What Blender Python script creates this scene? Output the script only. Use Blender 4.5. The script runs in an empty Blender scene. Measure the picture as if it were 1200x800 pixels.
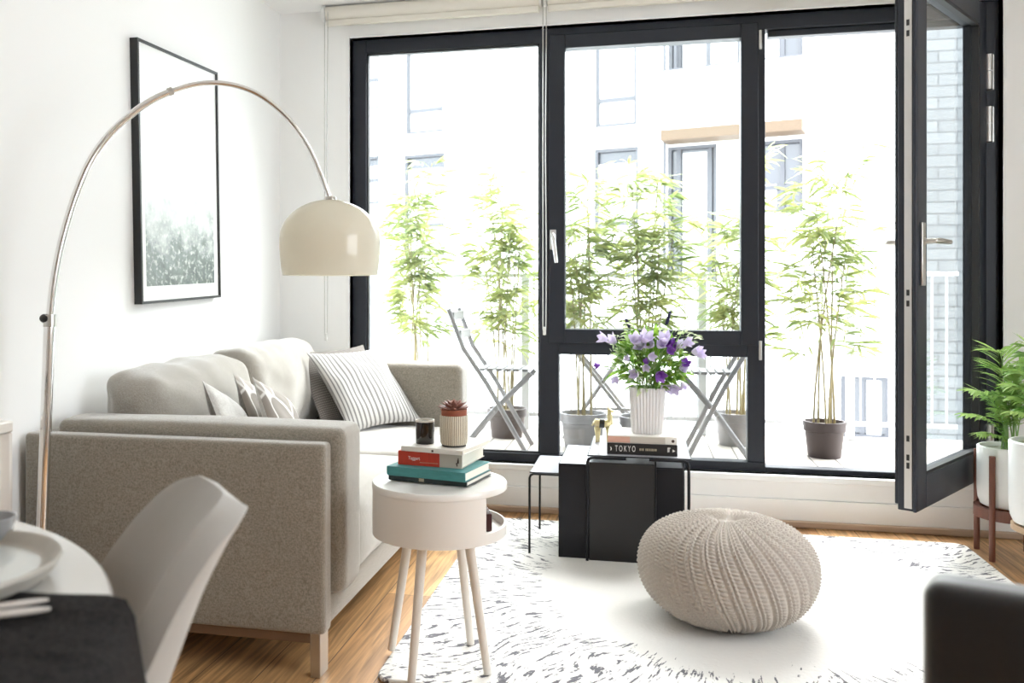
import bpy, math, random
from mathutils import Vector, Matrix, noise
rnd = random.Random(7)
PI = math.pi
scene = bpy.context.scene
COL = scene.collection

# ------------------------------------------------------------------ camera maths (1200x800 frame)
FPX, CX, CY, HC = 1042.0, 520.0, 340.0, 1.08
TH = math.atan((752 - CX) / FPX)
FW = (-math.sin(TH), math.cos(TH)); RT = (math.cos(TH), math.sin(TH))
def ray(u, v):
    a = (u - CX) / FPX
    return Vector((FW[0] + a*RT[0], FW[1] + a*RT[1], (CY - v) / FPX))
def at_z(u, v, z):
    r = ray(u, v); t = (z - HC) / r.z; return Vector((r.x*t, r.y*t, z))
def at_y(u, v, y):
    r = ray(u, v); t = y / r.y; return Vector((r.x*t, y, HC + r.z*t))
def at_x(u, v, x):
    r = ray(u, v); t = x / r.x; return Vector((x, r.y*t, HC + r.z*t))
def at_d(u, v, d):
    r = ray(u, v); return Vector((r.x*d, r.y*d, HC + r.z*d))

# ------------------------------------------------------------------ materials
def new_mat(name):
    m = bpy.data.materials.new(name); m.use_nodes = True
    nt = m.node_tree
    return m, nt, nt.nodes['Principled BSDF']
def N(nt, kind, **kw):
    n = nt.nodes.new(kind)
    for k, v in kw.items(): setattr(n, k, v)
    return n
def simple(name, col, rough=0.5, metal=0.0, spec=0.5, coat=0.0, bump=None, vary=0.0, vscale=8.0, sheen=0.0, sss=None, trans=0.0, stretch=None):
    m, nt, b = new_mat(name)
    b.inputs['Base Color'].default_value = (*col, 1)
    b.inputs['Roughness'].default_value = rough
    b.inputs['Metallic'].default_value = metal
    b.inputs['Specular IOR Level'].default_value = spec
    b.inputs['Coat Weight'].default_value = coat
    b.inputs['Coat Roughness'].default_value = 0.08
    b.inputs['Sheen Weight'].default_value = sheen
    b.inputs['Transmission Weight'].default_value = trans
    tc = N(nt, 'ShaderNodeTexCoord')
    vec = tc.outputs['Object']
    if stretch:
        mp = N(nt, 'ShaderNodeMapping'); mp.inputs['Scale'].default_value = stretch
        nt.links.new(vec, mp.inputs['Vector']); vec = mp.outputs['Vector']
    if vary:
        nz = N(nt, 'ShaderNodeTexNoise'); nz.inputs['Scale'].default_value = vscale; nz.inputs['Detail'].default_value = 4
        nt.links.new(vec, nz.inputs['Vector'])
        mx = N(nt, 'ShaderNodeMix', data_type='RGBA')
        mx.inputs[6].default_value = (*[max(0, c*(1-vary)) for c in col], 1)
        mx.inputs[7].default_value = (*[min(1, c*(1+vary)) for c in col], 1)
        nt.links.new(nz.outputs['Fac'], mx.inputs[0]); nt.links.new(mx.outputs[2], b.inputs['Base Color'])
    if bump:
        nz2 = N(nt, 'ShaderNodeTexNoise'); nz2.inputs['Scale'].default_value = bump[0]; nz2.inputs['Detail'].default_value = 3
        nt.links.new(vec, nz2.inputs['Vector'])
        bp = N(nt, 'ShaderNodeBump'); bp.inputs['Strength'].default_value = bump[1]; bp.inputs['Distance'].default_value = bump[2]
        nt.links.new(nz2.outputs['Fac'], bp.inputs['Height']); nt.links.new(bp.outputs['Normal'], b.inputs['Normal'])
    return m

def linen(name, c1, c2, scale=420, bump=0.35):
    """woven fabric: two noise threads crossing, speckled colour"""
    m, nt, b = new_mat(name)
    b.inputs['Roughness'].default_value = 0.95; b.inputs['Specular IOR Level'].default_value = 0.15
    b.inputs['Sheen Weight'].default_value = 0.9; b.inputs['Sheen Roughness'].default_value = 0.45
    tc = N(nt, 'ShaderNodeTexCoord')
    outs = []
    for s in ((scale, scale*0.18, scale), (scale*0.18, scale, scale*0.25), (scale, scale, scale*0.18)):
        mp = N(nt, 'ShaderNodeMapping'); mp.inputs['Scale'].default_value = s
        nz = N(nt, 'ShaderNodeTexNoise'); nz.inputs['Scale'].default_value = 1.0; nz.inputs['Detail'].default_value = 2
        nt.links.new(tc.outputs['Object'], mp.inputs['Vector']); nt.links.new(mp.outputs['Vector'], nz.inputs['Vector'])
        outs.append(nz.outputs['Fac'])
    a = N(nt, 'ShaderNodeMath', operation='ADD'); nt.links.new(outs[0], a.inputs[0]); nt.links.new(outs[1], a.inputs[1])
    a2 = N(nt, 'ShaderNodeMath', operation='ADD'); nt.links.new(a.outputs[0], a2.inputs[0]); nt.links.new(outs[2], a2.inputs[1])
    mr = N(nt, 'ShaderNodeMapRange'); mr.inputs[1].default_value = 1.25; mr.inputs[2].default_value = 1.75
    nt.links.new(a2.outputs[0], mr.inputs[0])
    mx = N(nt, 'ShaderNodeMix', data_type='RGBA'); mx.inputs[6].default_value = (*c1, 1); mx.inputs[7].default_value = (*c2, 1)
    nt.links.new(mr.outputs[0], mx.inputs[0]); nt.links.new(mx.outputs[2], b.inputs['Base Color'])
    bp = N(nt, 'ShaderNodeBump'); bp.inputs['Strength'].default_value = bump; bp.inputs['Distance'].default_value = 0.002
    nt.links.new(mr.outputs[0], bp.inputs['Height']); nt.links.new(bp.outputs['Normal'], b.inputs['Normal'])
    return m

def glass_mat(name, tint=(0.97, 0.985, 0.98), ior=1.45):
    m = bpy.data.materials.new(name); m.use_nodes = True; nt = m.node_tree; nt.nodes.clear()
    o = N(nt, 'ShaderNodeOutputMaterial'); mx = N(nt, 'ShaderNodeMixShader')
    t = N(nt, 'ShaderNodeBsdfTransparent'); t.inputs[0].default_value = (*tint, 1)
    g = N(nt, 'ShaderNodeBsdfGlossy'); g.inputs['Roughness'].default_value = 0.02
    lw = N(nt, 'ShaderNodeLayerWeight'); lw.inputs['Blend'].default_value = 0.5
    pw = N(nt, 'ShaderNodeMath', operation='POWER'); pw.inputs[1].default_value = 5.0; nt.links.new(lw.outputs['Facing'], pw.inputs[0])
    fr = N(nt, 'ShaderNodeMath', operation='MULTIPLY_ADD'); fr.inputs[1].default_value = 0.93; fr.inputs[2].default_value = 0.035; nt.links.new(pw.outputs[0], fr.inputs[0])
    nt.links.new(fr.outputs[0], mx.inputs[0]); nt.links.new(t.outputs[0], mx.inputs[1]); nt.links.new(g.outputs[0], mx.inputs[2])
    nt.links.new(mx.outputs[0], o.inputs[0])
    return m

def leaf_mat(name, c1, c2, trl=0.45, scale=14):
    m = bpy.data.materials.new(name); m.use_nodes = True; nt = m.node_tree; nt.nodes.clear()
    o = N(nt, 'ShaderNodeOutputMaterial'); mx = N(nt, 'ShaderNodeMixShader'); mx.inputs[0].default_value = trl
    p = N(nt, 'ShaderNodeBsdfPrincipled'); p.inputs['Roughness'].default_value = 0.45
    t = N(nt, 'ShaderNodeBsdfTranslucent')
    tc = N(nt, 'ShaderNodeTexCoord'); nz = N(nt, 'ShaderNodeTexNoise'); nz.inputs['Scale'].default_value = scale
    nt.links.new(tc.outputs['Object'], nz.inputs['Vector'])
    mr = N(nt, 'ShaderNodeMapRange'); mr.inputs[1].default_value = 0.35; mr.inputs[2].default_value = 0.65
    nt.links.new(nz.outputs['Fac'], mr.inputs[0])
    c = N(nt, 'ShaderNodeMix', data_type='RGBA'); c.inputs[6].default_value = (*c1, 1); c.inputs[7].default_value = (*c2, 1)
    nt.links.new(mr.outputs[0], c.inputs[0])
    nt.links.new(c.outputs[2], p.inputs['Base Color']); nt.links.new(c.outputs[2], t.inputs['Color'])
    nt.links.new(p.outputs[0], mx.inputs[1]); nt.links.new(t.outputs[0], mx.inputs[2]); nt.links.new(mx.outputs[0], o.inputs[0])
    return m

def ramp_mat(name, build):
    m, nt, b = new_mat(name); build(m, nt, b); return m

M = {}
M['wall'] = simple('wall_paint', (0.875, 0.873, 0.865), 0.85, spec=0.2, bump=(180, 0.05, 0.001))
M['ceiling'] = simple('ceiling_paint', (0.90, 0.90, 0.895), 0.9, spec=0.2)
M['trim'] = simple('trim_paint', (0.84, 0.845, 0.845), 0.45)
M['trimwood'] = simple('quadrant_wood', (0.48, 0.36, 0.27), 0.5, vary=0.25, vscale=6, stretch=(1, 8, 8))
M['frame'] = simple('anthracite_frame', (0.019, 0.022, 0.031), 0.45, spec=0.35, vary=0.1, vscale=20)
M['frame_seal'] = simple('seal_black', (0.012, 0.012, 0.014), 0.6)
M['alu'] = simple('brushed_aluminium', (0.62, 0.61, 0.60), 0.35, metal=0.9)
M['chrome'] = simple('chrome', (0.78, 0.77, 0.76), 0.08, metal=1.0)
M['steel'] = simple('satin_steel', (0.55, 0.53, 0.50), 0.28, metal=1.0)
M['glass'] = glass_mat('window_glass')
M['black'] = simple('black_plastic', (0.012, 0.012, 0.013), 0.4)
M['gloss_black'] = simple('black_powder_coat', (0.004, 0.004, 0.007), 0.36, spec=0.30, bump=(600, 0.05, 0.0005))
M['sheet'] = simple('painted_window_reflection', (0.50, 0.50, 0.55), 0.22, spec=0.6)  # pale colour paints the window's reflection on the black tabletops
M['sofa'] = linen('sofa_linen', (0.205, 0.180, 0.145), (0.365, 0.328, 0.272), 800, 0.4)
M['sofa_lit'] = linen('sofa_linen_lit', (0.29, 0.265, 0.23), (0.42, 0.39, 0.345), 800, 0.3)  # same linen, lightened to paint window light on seat and back cushions
M['white_lacquer'] = simple('white_lacquer', (0.80, 0.775, 0.735), 0.32, coat=0.2)
M['white_wood'] = simple('white_painted_wood', (0.74, 0.70, 0.645), 0.5, vary=0.07, vscale=30, stretch=(6, 6, 0.6))
M['tabletop'] = simple('dining_table_white', (0.80, 0.79, 0.76), 0.16, coat=0.3)
M['cloth'] = linen('charcoal_linen', (0.010, 0.009, 0.009), (0.044, 0.040, 0.039), 600, 0.8)
M['cloth'].node_tree.nodes['Principled BSDF'].inputs['Sheen Weight'].default_value = 0.0
M['stoneware'] = simple('stoneware_rim', (0.42, 0.39, 0.34), 0.45, vary=0.12, vscale=30)
M['glaze'] = simple('pale_glaze', (0.66, 0.69, 0.67), 0.15, coat=0.5, vary=0.06, vscale=12)
M['cutlery'] = simple('cutlery_resin', (0.62, 0.58, 0.54), 0.35)
M['chair'] = simple('chair_fabric', (0.40, 0.38, 0.35), 0.75, sheen=0.6, bump=(500, 0.25, 0.001), vary=0.05, vscale=40)
M['leather'] = simple('black_leather', (0.004, 0.003, 0.004), 0.36, spec=0.3, bump=(90, 0.25, 0.002))
M['leather'].node_tree.nodes['Principled BSDF'].inputs['Sheen Weight'].default_value = 0.75
M['leather'].node_tree.nodes['Principled BSDF'].inputs['Sheen Roughness'].default_value = 0.5
M['leather_lit'] = simple('lit_leather_edge', (0.022, 0.021, 0.020), 0.5, bump=(120, 0.3, 0.002))  # paler leather with light on the chair top painted in, unused
M['darkwood'] = simple('dark_wood_legs', (0.06, 0.03, 0.02), 0.45)
M['walnut'] = simple('walnut', (0.17, 0.062, 0.040), 0.45, vary=0.3, vscale=9, stretch=(14, 14, 1.2))
M['ceramic'] = simple('white_ceramic', (0.84, 0.84, 0.83), 0.35, coat=0.2, vary=0.02, vscale=6)
M['soil'] = simple('soil', (0.16, 0.13, 0.10), 0.95, vary=0.5, vscale=90, bump=(90, 0.8, 0.01))
M['moss'] = simple('grey_moss', (0.30, 0.31, 0.24), 0.95, vary=0.4, vscale=70, bump=(70, 0.8, 0.01))
M['fern'] = leaf_mat('palm_leaf', (0.12, 0.29, 0.045), (0.44, 0.60, 0.20), 0.45, 9)
M['fern_stem'] = simple('palm_stem', (0.20, 0.36, 0.10), 0.5)
M['bamboo'] = leaf_mat('bamboo_leaf', (0.17, 0.235, 0.085), (0.43, 0.46, 0.17), 0.45, 7)
M['culm'] = simple('bamboo_culm', (0.30, 0.25, 0.13), 0.45, vary=0.3, vscale=12)
M['pot_dark'] = simple('brown_plastic_pot', (0.045, 0.030, 0.028), 0.5)
M['pot_grey'] = simple('zinc_pot', (0.24, 0.235, 0.245), 0.45, metal=0.4, vary=0.25, vscale=9)
M['pot_white'] = simple('white_outdoor_pot', (0.75, 0.75, 0.76), 0.5)
M['bistro'] = simple('grey_bistro_metal', (0.27, 0.265, 0.275), 0.45, metal=0.3)
M['rail'] = simple('galvanised_rail', (0.44, 0.45, 0.47), 0.5, metal=0.3)
M['railbar'] = simple('pale_rail_bar', (0.62, 0.63, 0.65), 0.5, metal=0.2)
M['render_white'] = simple('white_render', (0.82, 0.82, 0.81), 0.9, vary=0.03, vscale=2)
M['facade_frame'] = simple('facade_grey_frame', (0.055, 0.057, 0.065), 0.5)
M['facade_glass'] = simple('facade_glass', (0.030, 0.034, 0.042), 0.12, spec=0.8)
M['facade_blind'] = simple('pale_interior_blind', (0.60, 0.60, 0.60), 0.9)
M['cedar'] = simple('cedar_soffit', (0.085, 0.055, 0.030), 0.6, vary=0.25, vscale=6, stretch=(1, 12, 12))
M['street'] = simple('pale_paving', (0.55, 0.54, 0.52), 0.9, vary=0.1, vscale=1)
M['deck'] = None
M['blind'] = simple('cream_blind_fabric', (0.70, 0.665, 0.60), 0.85, bump=(400, 0.15, 0.001))
M['blind_white'] = simple('blind_end_cap', (0.72, 0.71, 0.69), 0.5)
M['chain'] = simple('bead_chain', (0.50, 0.49, 0.47), 0.35, metal=0.5)
M['radiator'] = simple('radiator_enamel', (0.75, 0.71, 0.66), 0.4)
M['brass'] = simple('aged_brass', (0.62, 0.53, 0.30), 0.32, metal=0.7, vary=0.3, vscale=60)
M['terracotta'] = simple('terracotta', (0.30, 0.085, 0.045), 0.7, vary=0.15, vscale=40)
M['succulent'] = simple('succulent_leaf', (0.27, 0.125, 0.095), 0.5, vary=0.35, vscale=60)
M['candle_glass'] = simple('black_candle_glass', (0.008, 0.006, 0.008), 0.12, coat=0.5)
M['wax'] = simple('candle_wax', (0.75, 0.72, 0.66), 0.6)
M['pages'] = simple('book_pages', (0.80, 0.77, 0.68), 0.9, vary=0.10, vscale=160, stretch=(0.05, 0.05, 6))
M['bk_dark'] = simple('cover_dark_green', (0.010, 0.022, 0.022), 0.5, vary=0.3, vscale=20)
M['bk_teal'] = simple('cover_teal', (0.055, 0.235, 0.235), 0.6, vary=0.25, vscale=40, stretch=(1, 1, 4))
M['bk_red'] = simple('cover_red', (0.50, 0.040, 0.018), 0.5, vary=0.2, vscale=30, stretch=(8, 8, 1))
M['bk_grey'] = simple('cover_stone_grey', (0.50, 0.455, 0.40), 0.6)
M['bk_white'] = simple('cover_white', (0.74, 0.71, 0.66), 0.55)
M['bk_black'] = simple('cover_black', (0.010, 0.009, 0.010), 0.4)
M['bk_salmon'] = simple('cover_salmon', (0.60, 0.34, 0.26), 0.55)
M['ink_white'] = simple('white_ink', (0.75, 0.73, 0.70), 0.7)
M['ink_gold'] = simple('gold_ink', (0.42, 0.36, 0.25), 0.6)
M['ink_dark'] = simple('dark_ink', (0.05, 0.03, 0.025), 0.7)
M['maroon'] = simple('cover_maroon', (0.055, 0.010, 0.010), 0.5)
M['vase'] = simple('ribbed_vase_ceramic', (0.70, 0.685, 0.69), 0.5)
M['bq_leaf'] = leaf_mat('bouquet_leaf', (0.08, 0.20, 0.025), (0.28, 0.44, 0.06), 0.35, 30)
M['bq_pale'] = leaf_mat('bouquet_pale_leaf', (0.40, 0.50, 0.25), (0.58, 0.64, 0.42), 0.4, 30)
M['lilac'] = leaf_mat('lilac_petal', (0.73, 0.66, 0.85), (0.86, 0.82, 0.92), 0.4, 30)
M['purple'] = leaf_mat('purple_petal', (0.26, 0.075, 0.50), (0.46, 0.22, 0.68), 0.35, 60)
M['indigo'] = simple('indigo_spike', (0.022, 0.018, 0.075), 0.7)
M['acrylic'] = None
M['spoon'] = simple('spoon_metal', (0.5, 0.48, 0.45), 0.25, metal=1.0)
M['bowl_glass'] = simple('smoked_tumbler', (0.36, 0.36, 0.37), 0.2, coat=0.4, vary=0.12, vscale=20)

def _floor(m, nt, b):
    tc = N(nt, 'ShaderNodeTexCoord'); mp = N(nt, 'ShaderNodeMapping')
    mp.inputs['Rotation'].default_value = (0, 0, PI/2); mp.inputs['Location'].default_value = (0.35, 0.06, 0)
    nt.links.new(tc.outputs['Object'], mp.inputs['Vector'])
    br = N(nt, 'ShaderNodeTexBrick'); br.offset = 0.37
    br.inputs['Scale'].default_value = 1.0; br.inputs['Brick Width'].default_value = 1.35; br.inputs['Row Height'].default_value = 0.165
    br.inputs['Mortar Size'].default_value = 0.0016; br.inputs['Mortar Smooth'].default_value = 0.2
    br.inputs['Color1'].default_value = (0.33, 0.165, 0.066, 1); br.inputs['Color2'].default_value = (0.56, 0.33, 0.150, 1)
    br.inputs['Mortar'].default_value = (0.06, 0.03, 0.014, 1)
    nt.links.new(mp.outputs[0], br.inputs['Vector'])
    mp2 = N(nt, 'ShaderNodeMapping'); mp2.inputs['Scale'].default_value = (1.8, 34, 1)
    nt.links.new(mp.outputs[0], mp2.inputs['Vector'])
    nz = N(nt, 'ShaderNodeTexNoise'); nz.inputs['Scale'].default_value = 1.4; nz.inputs['Detail'].default_value = 8; nz.inputs['Distortion'].default_value = 1.2
    nt.links.new(mp2.outputs[0], nz.inputs['Vector'])
    mr = N(nt, 'ShaderNodeMapRange'); mr.inputs[1].default_value = 0.32; mr.inputs[2].default_value = 0.68; mr.inputs[3].default_value = 0.50; mr.inputs[4].default_value = 1.30
    nt.links.new(nz.outputs['Fac'], mr.inputs[0])
    mu = N(nt, 'ShaderNodeMix', data_type='RGBA', blend_type='MULTIPLY'); mu.inputs[0].default_value = 1
    nt.links.new(br.outputs['Color'], mu.inputs[6]); nt.links.new(mr.outputs[0], mu.inputs[7])
    # knots
    mp3 = N(nt, 'ShaderNodeMapping'); mp3.inputs['Scale'].default_value = (2.2, 6, 1); nt.links.new(mp.outputs[0], mp3.inputs['Vector'])
    vo = N(nt, 'ShaderNodeTexVoronoi'); vo.inputs['Scale'].default_value = 1.3; nt.links.new(mp3.outputs[0], vo.inputs['Vector'])
    kr = N(nt, 'ShaderNodeMapRange'); kr.inputs[1].default_value = 0.04; kr.inputs[2].default_value = 0.20; kr.inputs[3].default_value = 0.30; kr.inputs[4].default_value = 1.0
    nt.links.new(vo.outputs['Distance'], kr.inputs[0])
    mu2 = N(nt, 'ShaderNodeMix', data_type='RGBA', blend_type='MULTIPLY'); mu2.inputs[0].default_value = 1
    nt.links.new(mu.outputs[2], mu2.inputs[6]); nt.links.new(kr.outputs[0], mu2.inputs[7])
    nt.links.new(mu2.outputs[2], b.inputs['Base Color'])
    b.inputs['Roughness'].default_value = 0.42
    bp = N(nt, 'ShaderNodeBump'); bp.inputs['Strength'].default_value = 0.25; bp.inputs['Distance'].default_value = 0.002
    nt.links.new(br.outputs['Fac'], bp.inputs['Height']); bp.invert = True; nt.links.new(bp.outputs[0], b.inputs['Normal'])
M['floor'] = ramp_mat('oak_boards', _floor)

def _deck(m, nt, b):
    tc = N(nt, 'ShaderNodeTexCoord'); br = N(nt, 'ShaderNodeTexBrick')
    mp = N(nt, 'ShaderNodeMapping'); mp.inputs['Rotation'].default_value = (0, 0, PI/2)
    nt.links.new(tc.outputs['Object'], mp.inputs['Vector'])
    br.inputs['Scale'].default_value = 1; br.inputs['Brick Width'].default_value = 3; br.inputs['Row Height'].default_value = 0.12; br.inputs['Mortar Size'].default_value = 0.004
    br.inputs['Color1'].default_value = (0.40, 0.36, 0.32, 1); br.inputs['Color2'].default_value = (0.50, 0.45, 0.41, 1); br.inputs['Mortar'].default_value = (0.08, 0.07, 0.06, 1)
    nt.links.new(mp.outputs[0], br.inputs['Vector']); nt.links.new(br.outputs['Color'], b.inputs['Base Color'])
    b.inputs['Roughness'].default_value = 0.7
M['deck'] = ramp_mat('weathered_deck', _deck)

def _brick(m, nt, b):
    tc = N(nt, 'ShaderNodeTexCoord'); sp = N(nt, 'ShaderNodeSeparateXYZ'); cb = N(nt, 'ShaderNodeCombineXYZ')
    nt.links.new(tc.outputs['Object'], sp.inputs[0]); nt.links.new(sp.outputs[0], cb.inputs[0]); nt.links.new(sp.outputs[2], cb.inputs[1])
    br = N(nt, 'ShaderNodeTexBrick'); br.inputs['Scale'].default_value = 1; br.inputs['Brick Width'].default_value = 0.22; br.inputs['Row Height'].default_value = 0.075
    br.inputs['Mortar Size'].default_value = 0.006
    br.inputs['Color1'].default_value = (0.125, 0.132, 0.137, 1); br.inputs['Color2'].default_value = (0.15, 0.157, 0.162, 1); br.inputs['Mortar'].default_value = (0.08, 0.084, 0.088, 1)
    nt.links.new(cb.outputs[0], br.inputs['Vector']); nt.links.new(br.outputs['Color'], b.inputs['Base Color'])
    b.inputs['Roughness'].default_value = 0.85
M['brick'] = ramp_mat('painted_brick', _brick)

def _rug(m, nt, b):
    tc = N(nt, 'ShaderNodeTexCoord'); sp = N(nt, 'ShaderNodeSeparateXYZ'); nt.links.new(tc.outputs['Object'], sp.inputs[0])
    def mth(op, a, c=None, d=None):
        n = N(nt, 'ShaderNodeMath', operation=op)
        for i, x in enumerate((a, c, d)):
            if x is None: continue
            if isinstance(x, (int, float)): n.inputs[i].default_value = x
            else: nt.links.new(x, n.inputs[i])
        return n.outputs[0]
    # object origin is the centre of the white field
    x, y = sp.outputs[0], sp.outputs[1]
    wob = N(nt, 'ShaderNodeTexNoise'); wob.inputs['Scale'].default_value = 3.2; wob.inputs['Detail'].default_value = 1
    nt.links.new(tc.outputs['Object'], wob.inputs['Vector'])
    r = mth('SQRT', mth('ADD', mth('MULTIPLY', x, x), mth('MULTIPLY', y, y)))
    ang = mth('ARCTAN2', y, mth('MULTIPLY', x, -1.0))
    ang = mth('ADD', ang, mth('MULTIPLY', wob.outputs['Fac'], 0.22))
    cb = N(nt, 'ShaderNodeCombineXYZ')
    nt.links.new(mth('MULTIPLY', ang, 62.0), cb.inputs[0]); nt.links.new(mth('MULTIPLY', r, 13.0), cb.inputs[1])
    nz = N(nt, 'ShaderNodeTexNoise'); nz.inputs['Scale'].default_value = 1.0; nz.inputs['Detail'].default_value = 2.5; nz.inputs['Roughness'].default_value = 0.6
    nt.links.new(cb.outputs[0], nz.inputs['Vector'])
    # fine ragged edge
    nf = N(nt, 'ShaderNodeTexNoise'); nf.inputs['Scale'].default_value = 120; nt.links.new(tc.outputs['Object'], nf.inputs['Vector'])
    val = mth('ADD', nz.outputs['Fac'], mth('MULTIPLY', mth('SUBTRACT', nf.outputs['Fac'], 0.5), 0.16))
    rr = mth('ADD', r, mth('MULTIPLY', mth('SUBTRACT', wob.outputs['Fac'], 0.5), 0.35))
    gate = N(nt, 'ShaderNodeMapRange', interpolation_type='SMOOTHSTEP'); gate.inputs[1].default_value = 0.58; gate.inputs[2].default_value = 0.80; gate.inputs[3].default_value = 0.90; gate.inputs[4].default_value = 0.545
    nt.links.new(rr, gate.inputs[0])
    dlt = mth('SUBTRACT', val, gate.outputs[0])
    mr = N(nt, 'ShaderNodeMapRange'); mr.inputs[1].default_value = 0.0; mr.inputs[2].default_value = 0.045
    nt.links.new(dlt, mr.inputs[0])
    c = N(nt, 'ShaderNodeMix', data_type='RGBA'); c.inputs[6].default_value = (0.74, 0.72, 0.69, 1); c.inputs[7].default_value = (0.115, 0.110, 0.125, 1)
    nt.links.new(mr.outputs[0], c.inputs[0]); nt.links.new(c.outputs[2], b.inputs['Base Color'])
    b.inputs['Roughness'].default_value = 0.95; b.inputs['Specular IOR Level'].default_value = 0.1; b.inputs['Sheen Weight'].default_value = 0.2
    pb = N(nt, 'ShaderNodeTexNoise'); pb.inputs['Scale'].default_value = 70; pb.inputs['Detail'].default_value = 5
    nt.links.new(tc.outputs['Object'], pb.inputs['Vector'])
    bp = N(nt, 'ShaderNodeBump'); bp.inputs['Strength'].default_value = 0.6; bp.inputs['Distance'].default_value = 0.006
    nt.links.new(pb.outputs['Fac'], bp.inputs['Height']); nt.links.new(bp.outputs[0], b.inputs['Normal'])
M['rug'] = ramp_mat('shaggy_rug', _rug)

def stripe_uv(name, c1, c2, n, duty=0.42, axis=0, second=None):
    m, nt, b = new_mat(name)
    b.inputs['Roughness'].default_value = 0.9; b.inputs['Specular IOR Level'].default_value = 0.15
    uv = N(nt, 'ShaderNodeUVMap'); sp = N(nt, 'ShaderNodeSeparateXYZ'); nt.links.new(uv.outputs[0], sp.inputs[0])
    def band(ax, n, duty):
        mu = N(nt, 'ShaderNodeMath', operation='MULTIPLY'); mu.inputs[1].default_value = n; nt.links.new(sp.outputs[ax], mu.inputs[0])
        fr = N(nt, 'ShaderNodeMath', operation='FRACT'); nt.links.new(mu.outputs[0], fr.inputs[0])
        mr = N(nt, 'ShaderNodeMapRange', interpolation_type='SMOOTHSTEP'); mr.inputs[1].default_value = duty - 0.08; mr.inputs[2].default_value = duty + 0.08
        nt.links.new(fr.outputs[0], mr.inputs[0])
        gt = N(nt, 'ShaderNodeMapRange', interpolation_type='SMOOTHSTEP'); gt.inputs[1].default_value = 0.0; gt.inputs[2].default_value = 0.12
        nt.links.new(fr.outputs[0], gt.inputs[0])
        s = N(nt, 'ShaderNodeMath', operation='SUBTRACT'); nt.links.new(gt.outputs[0], s.inputs[0]); nt.links.new(mr.outputs[0], s.inputs[1])
        return s.outputs[0]
    f = band(axis, n, duty)
    if second:
        g = band(1 - axis, second, duty); mxm = N(nt, 'ShaderNodeMath', operation='MAXIMUM'); nt.links.new(f, mxm.inputs[0]); nt.links.new(g, mxm.inputs[1]); f = mxm.outputs[0]
    c = N(nt, 'ShaderNodeMix', data_type='RGBA'); c.inputs[6].default_value = (*c1, 1); c.inputs[7].default_value = (*c2, 1)
    nt.links.new(f, c.inputs[0]); nt.links.new(c.outputs[2], b.inputs['Base Color'])
    return m
M['stripe'] = stripe_uv('ticking_stripe', (0.56, 0.545, 0.525), (0.21, 0.20, 0.195), 19, 0.45)
M['check'] = stripe_uv('small_check', (0.30, 0.27, 0.25), (0.13, 0.12, 0.11), 46, 0.5, 0, 46)

def _leafprint(m, nt, b):
    b.inputs['Roughness'].default_value = 0.9
    uv = N(nt, 'ShaderNodeUVMap'); mp = N(nt, 'ShaderNodeMapping'); mp.inputs['Scale'].default_value = (2.2, 1.5, 1); mp.inputs['Rotation'].default_value = (0, 0, 0.5)
    nt.links.new(uv.outputs[0], mp.inputs['Vector'])
    vo = N(nt, 'ShaderNodeTexVoronoi', feature='DISTANCE_TO_EDGE'); vo.inputs['Scale'].default_value = 1.4; nt.links.new(mp.outputs[0], vo.inputs['Vector'])
    mr = N(nt, 'ShaderNodeMapRange'); mr.inputs[1].default_value = 0.02; mr.inputs[2].default_value = 0.05; nt.links.new(vo.outputs['Distance'], mr.inputs[0])
    v2 = N(nt, 'ShaderNodeTexVoronoi'); v2.inputs['Scale'].default_value = 1.4; nt.links.new(mp.outputs[0], v2.inputs['Vector'])
    c0 = N(nt, 'ShaderNodeMix', data_type='RGBA'); c0.inputs[6].default_value = (0.21, 0.185, 0.165, 1); c0.inputs[7].default_value = (0.42, 0.385, 0.35, 1)
    sp = N(nt, 'ShaderNodeSeparateXYZ'); nt.links.new(v2.outputs['Color'], sp.inputs[0]); nt.links.new(sp.outputs[0], c0.inputs[0])
    c = N(nt, 'ShaderNodeMix', data_type='RGBA'); c.inputs[6].default_value = (0.72, 0.70, 0.67, 1); nt.links.new(c0.outputs[2], c.inputs[7])
    nt.links.new(mr.outputs[0], c.inputs[0]); nt.links.new(c.outputs[2], b.inputs['Base Color'])
M['leafprint'] = ramp_mat('leaf_print_fabric', _leafprint)
M['white_linen'] = linen('white_linen', (0.46, 0.445, 0.42), (0.58, 0.565, 0.54), 300, 0.2)
M['taupe_linen'] = linen('taupe_linen', (0.13, 0.115, 0.10), (0.22, 0.20, 0.18), 300, 0.2)

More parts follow.
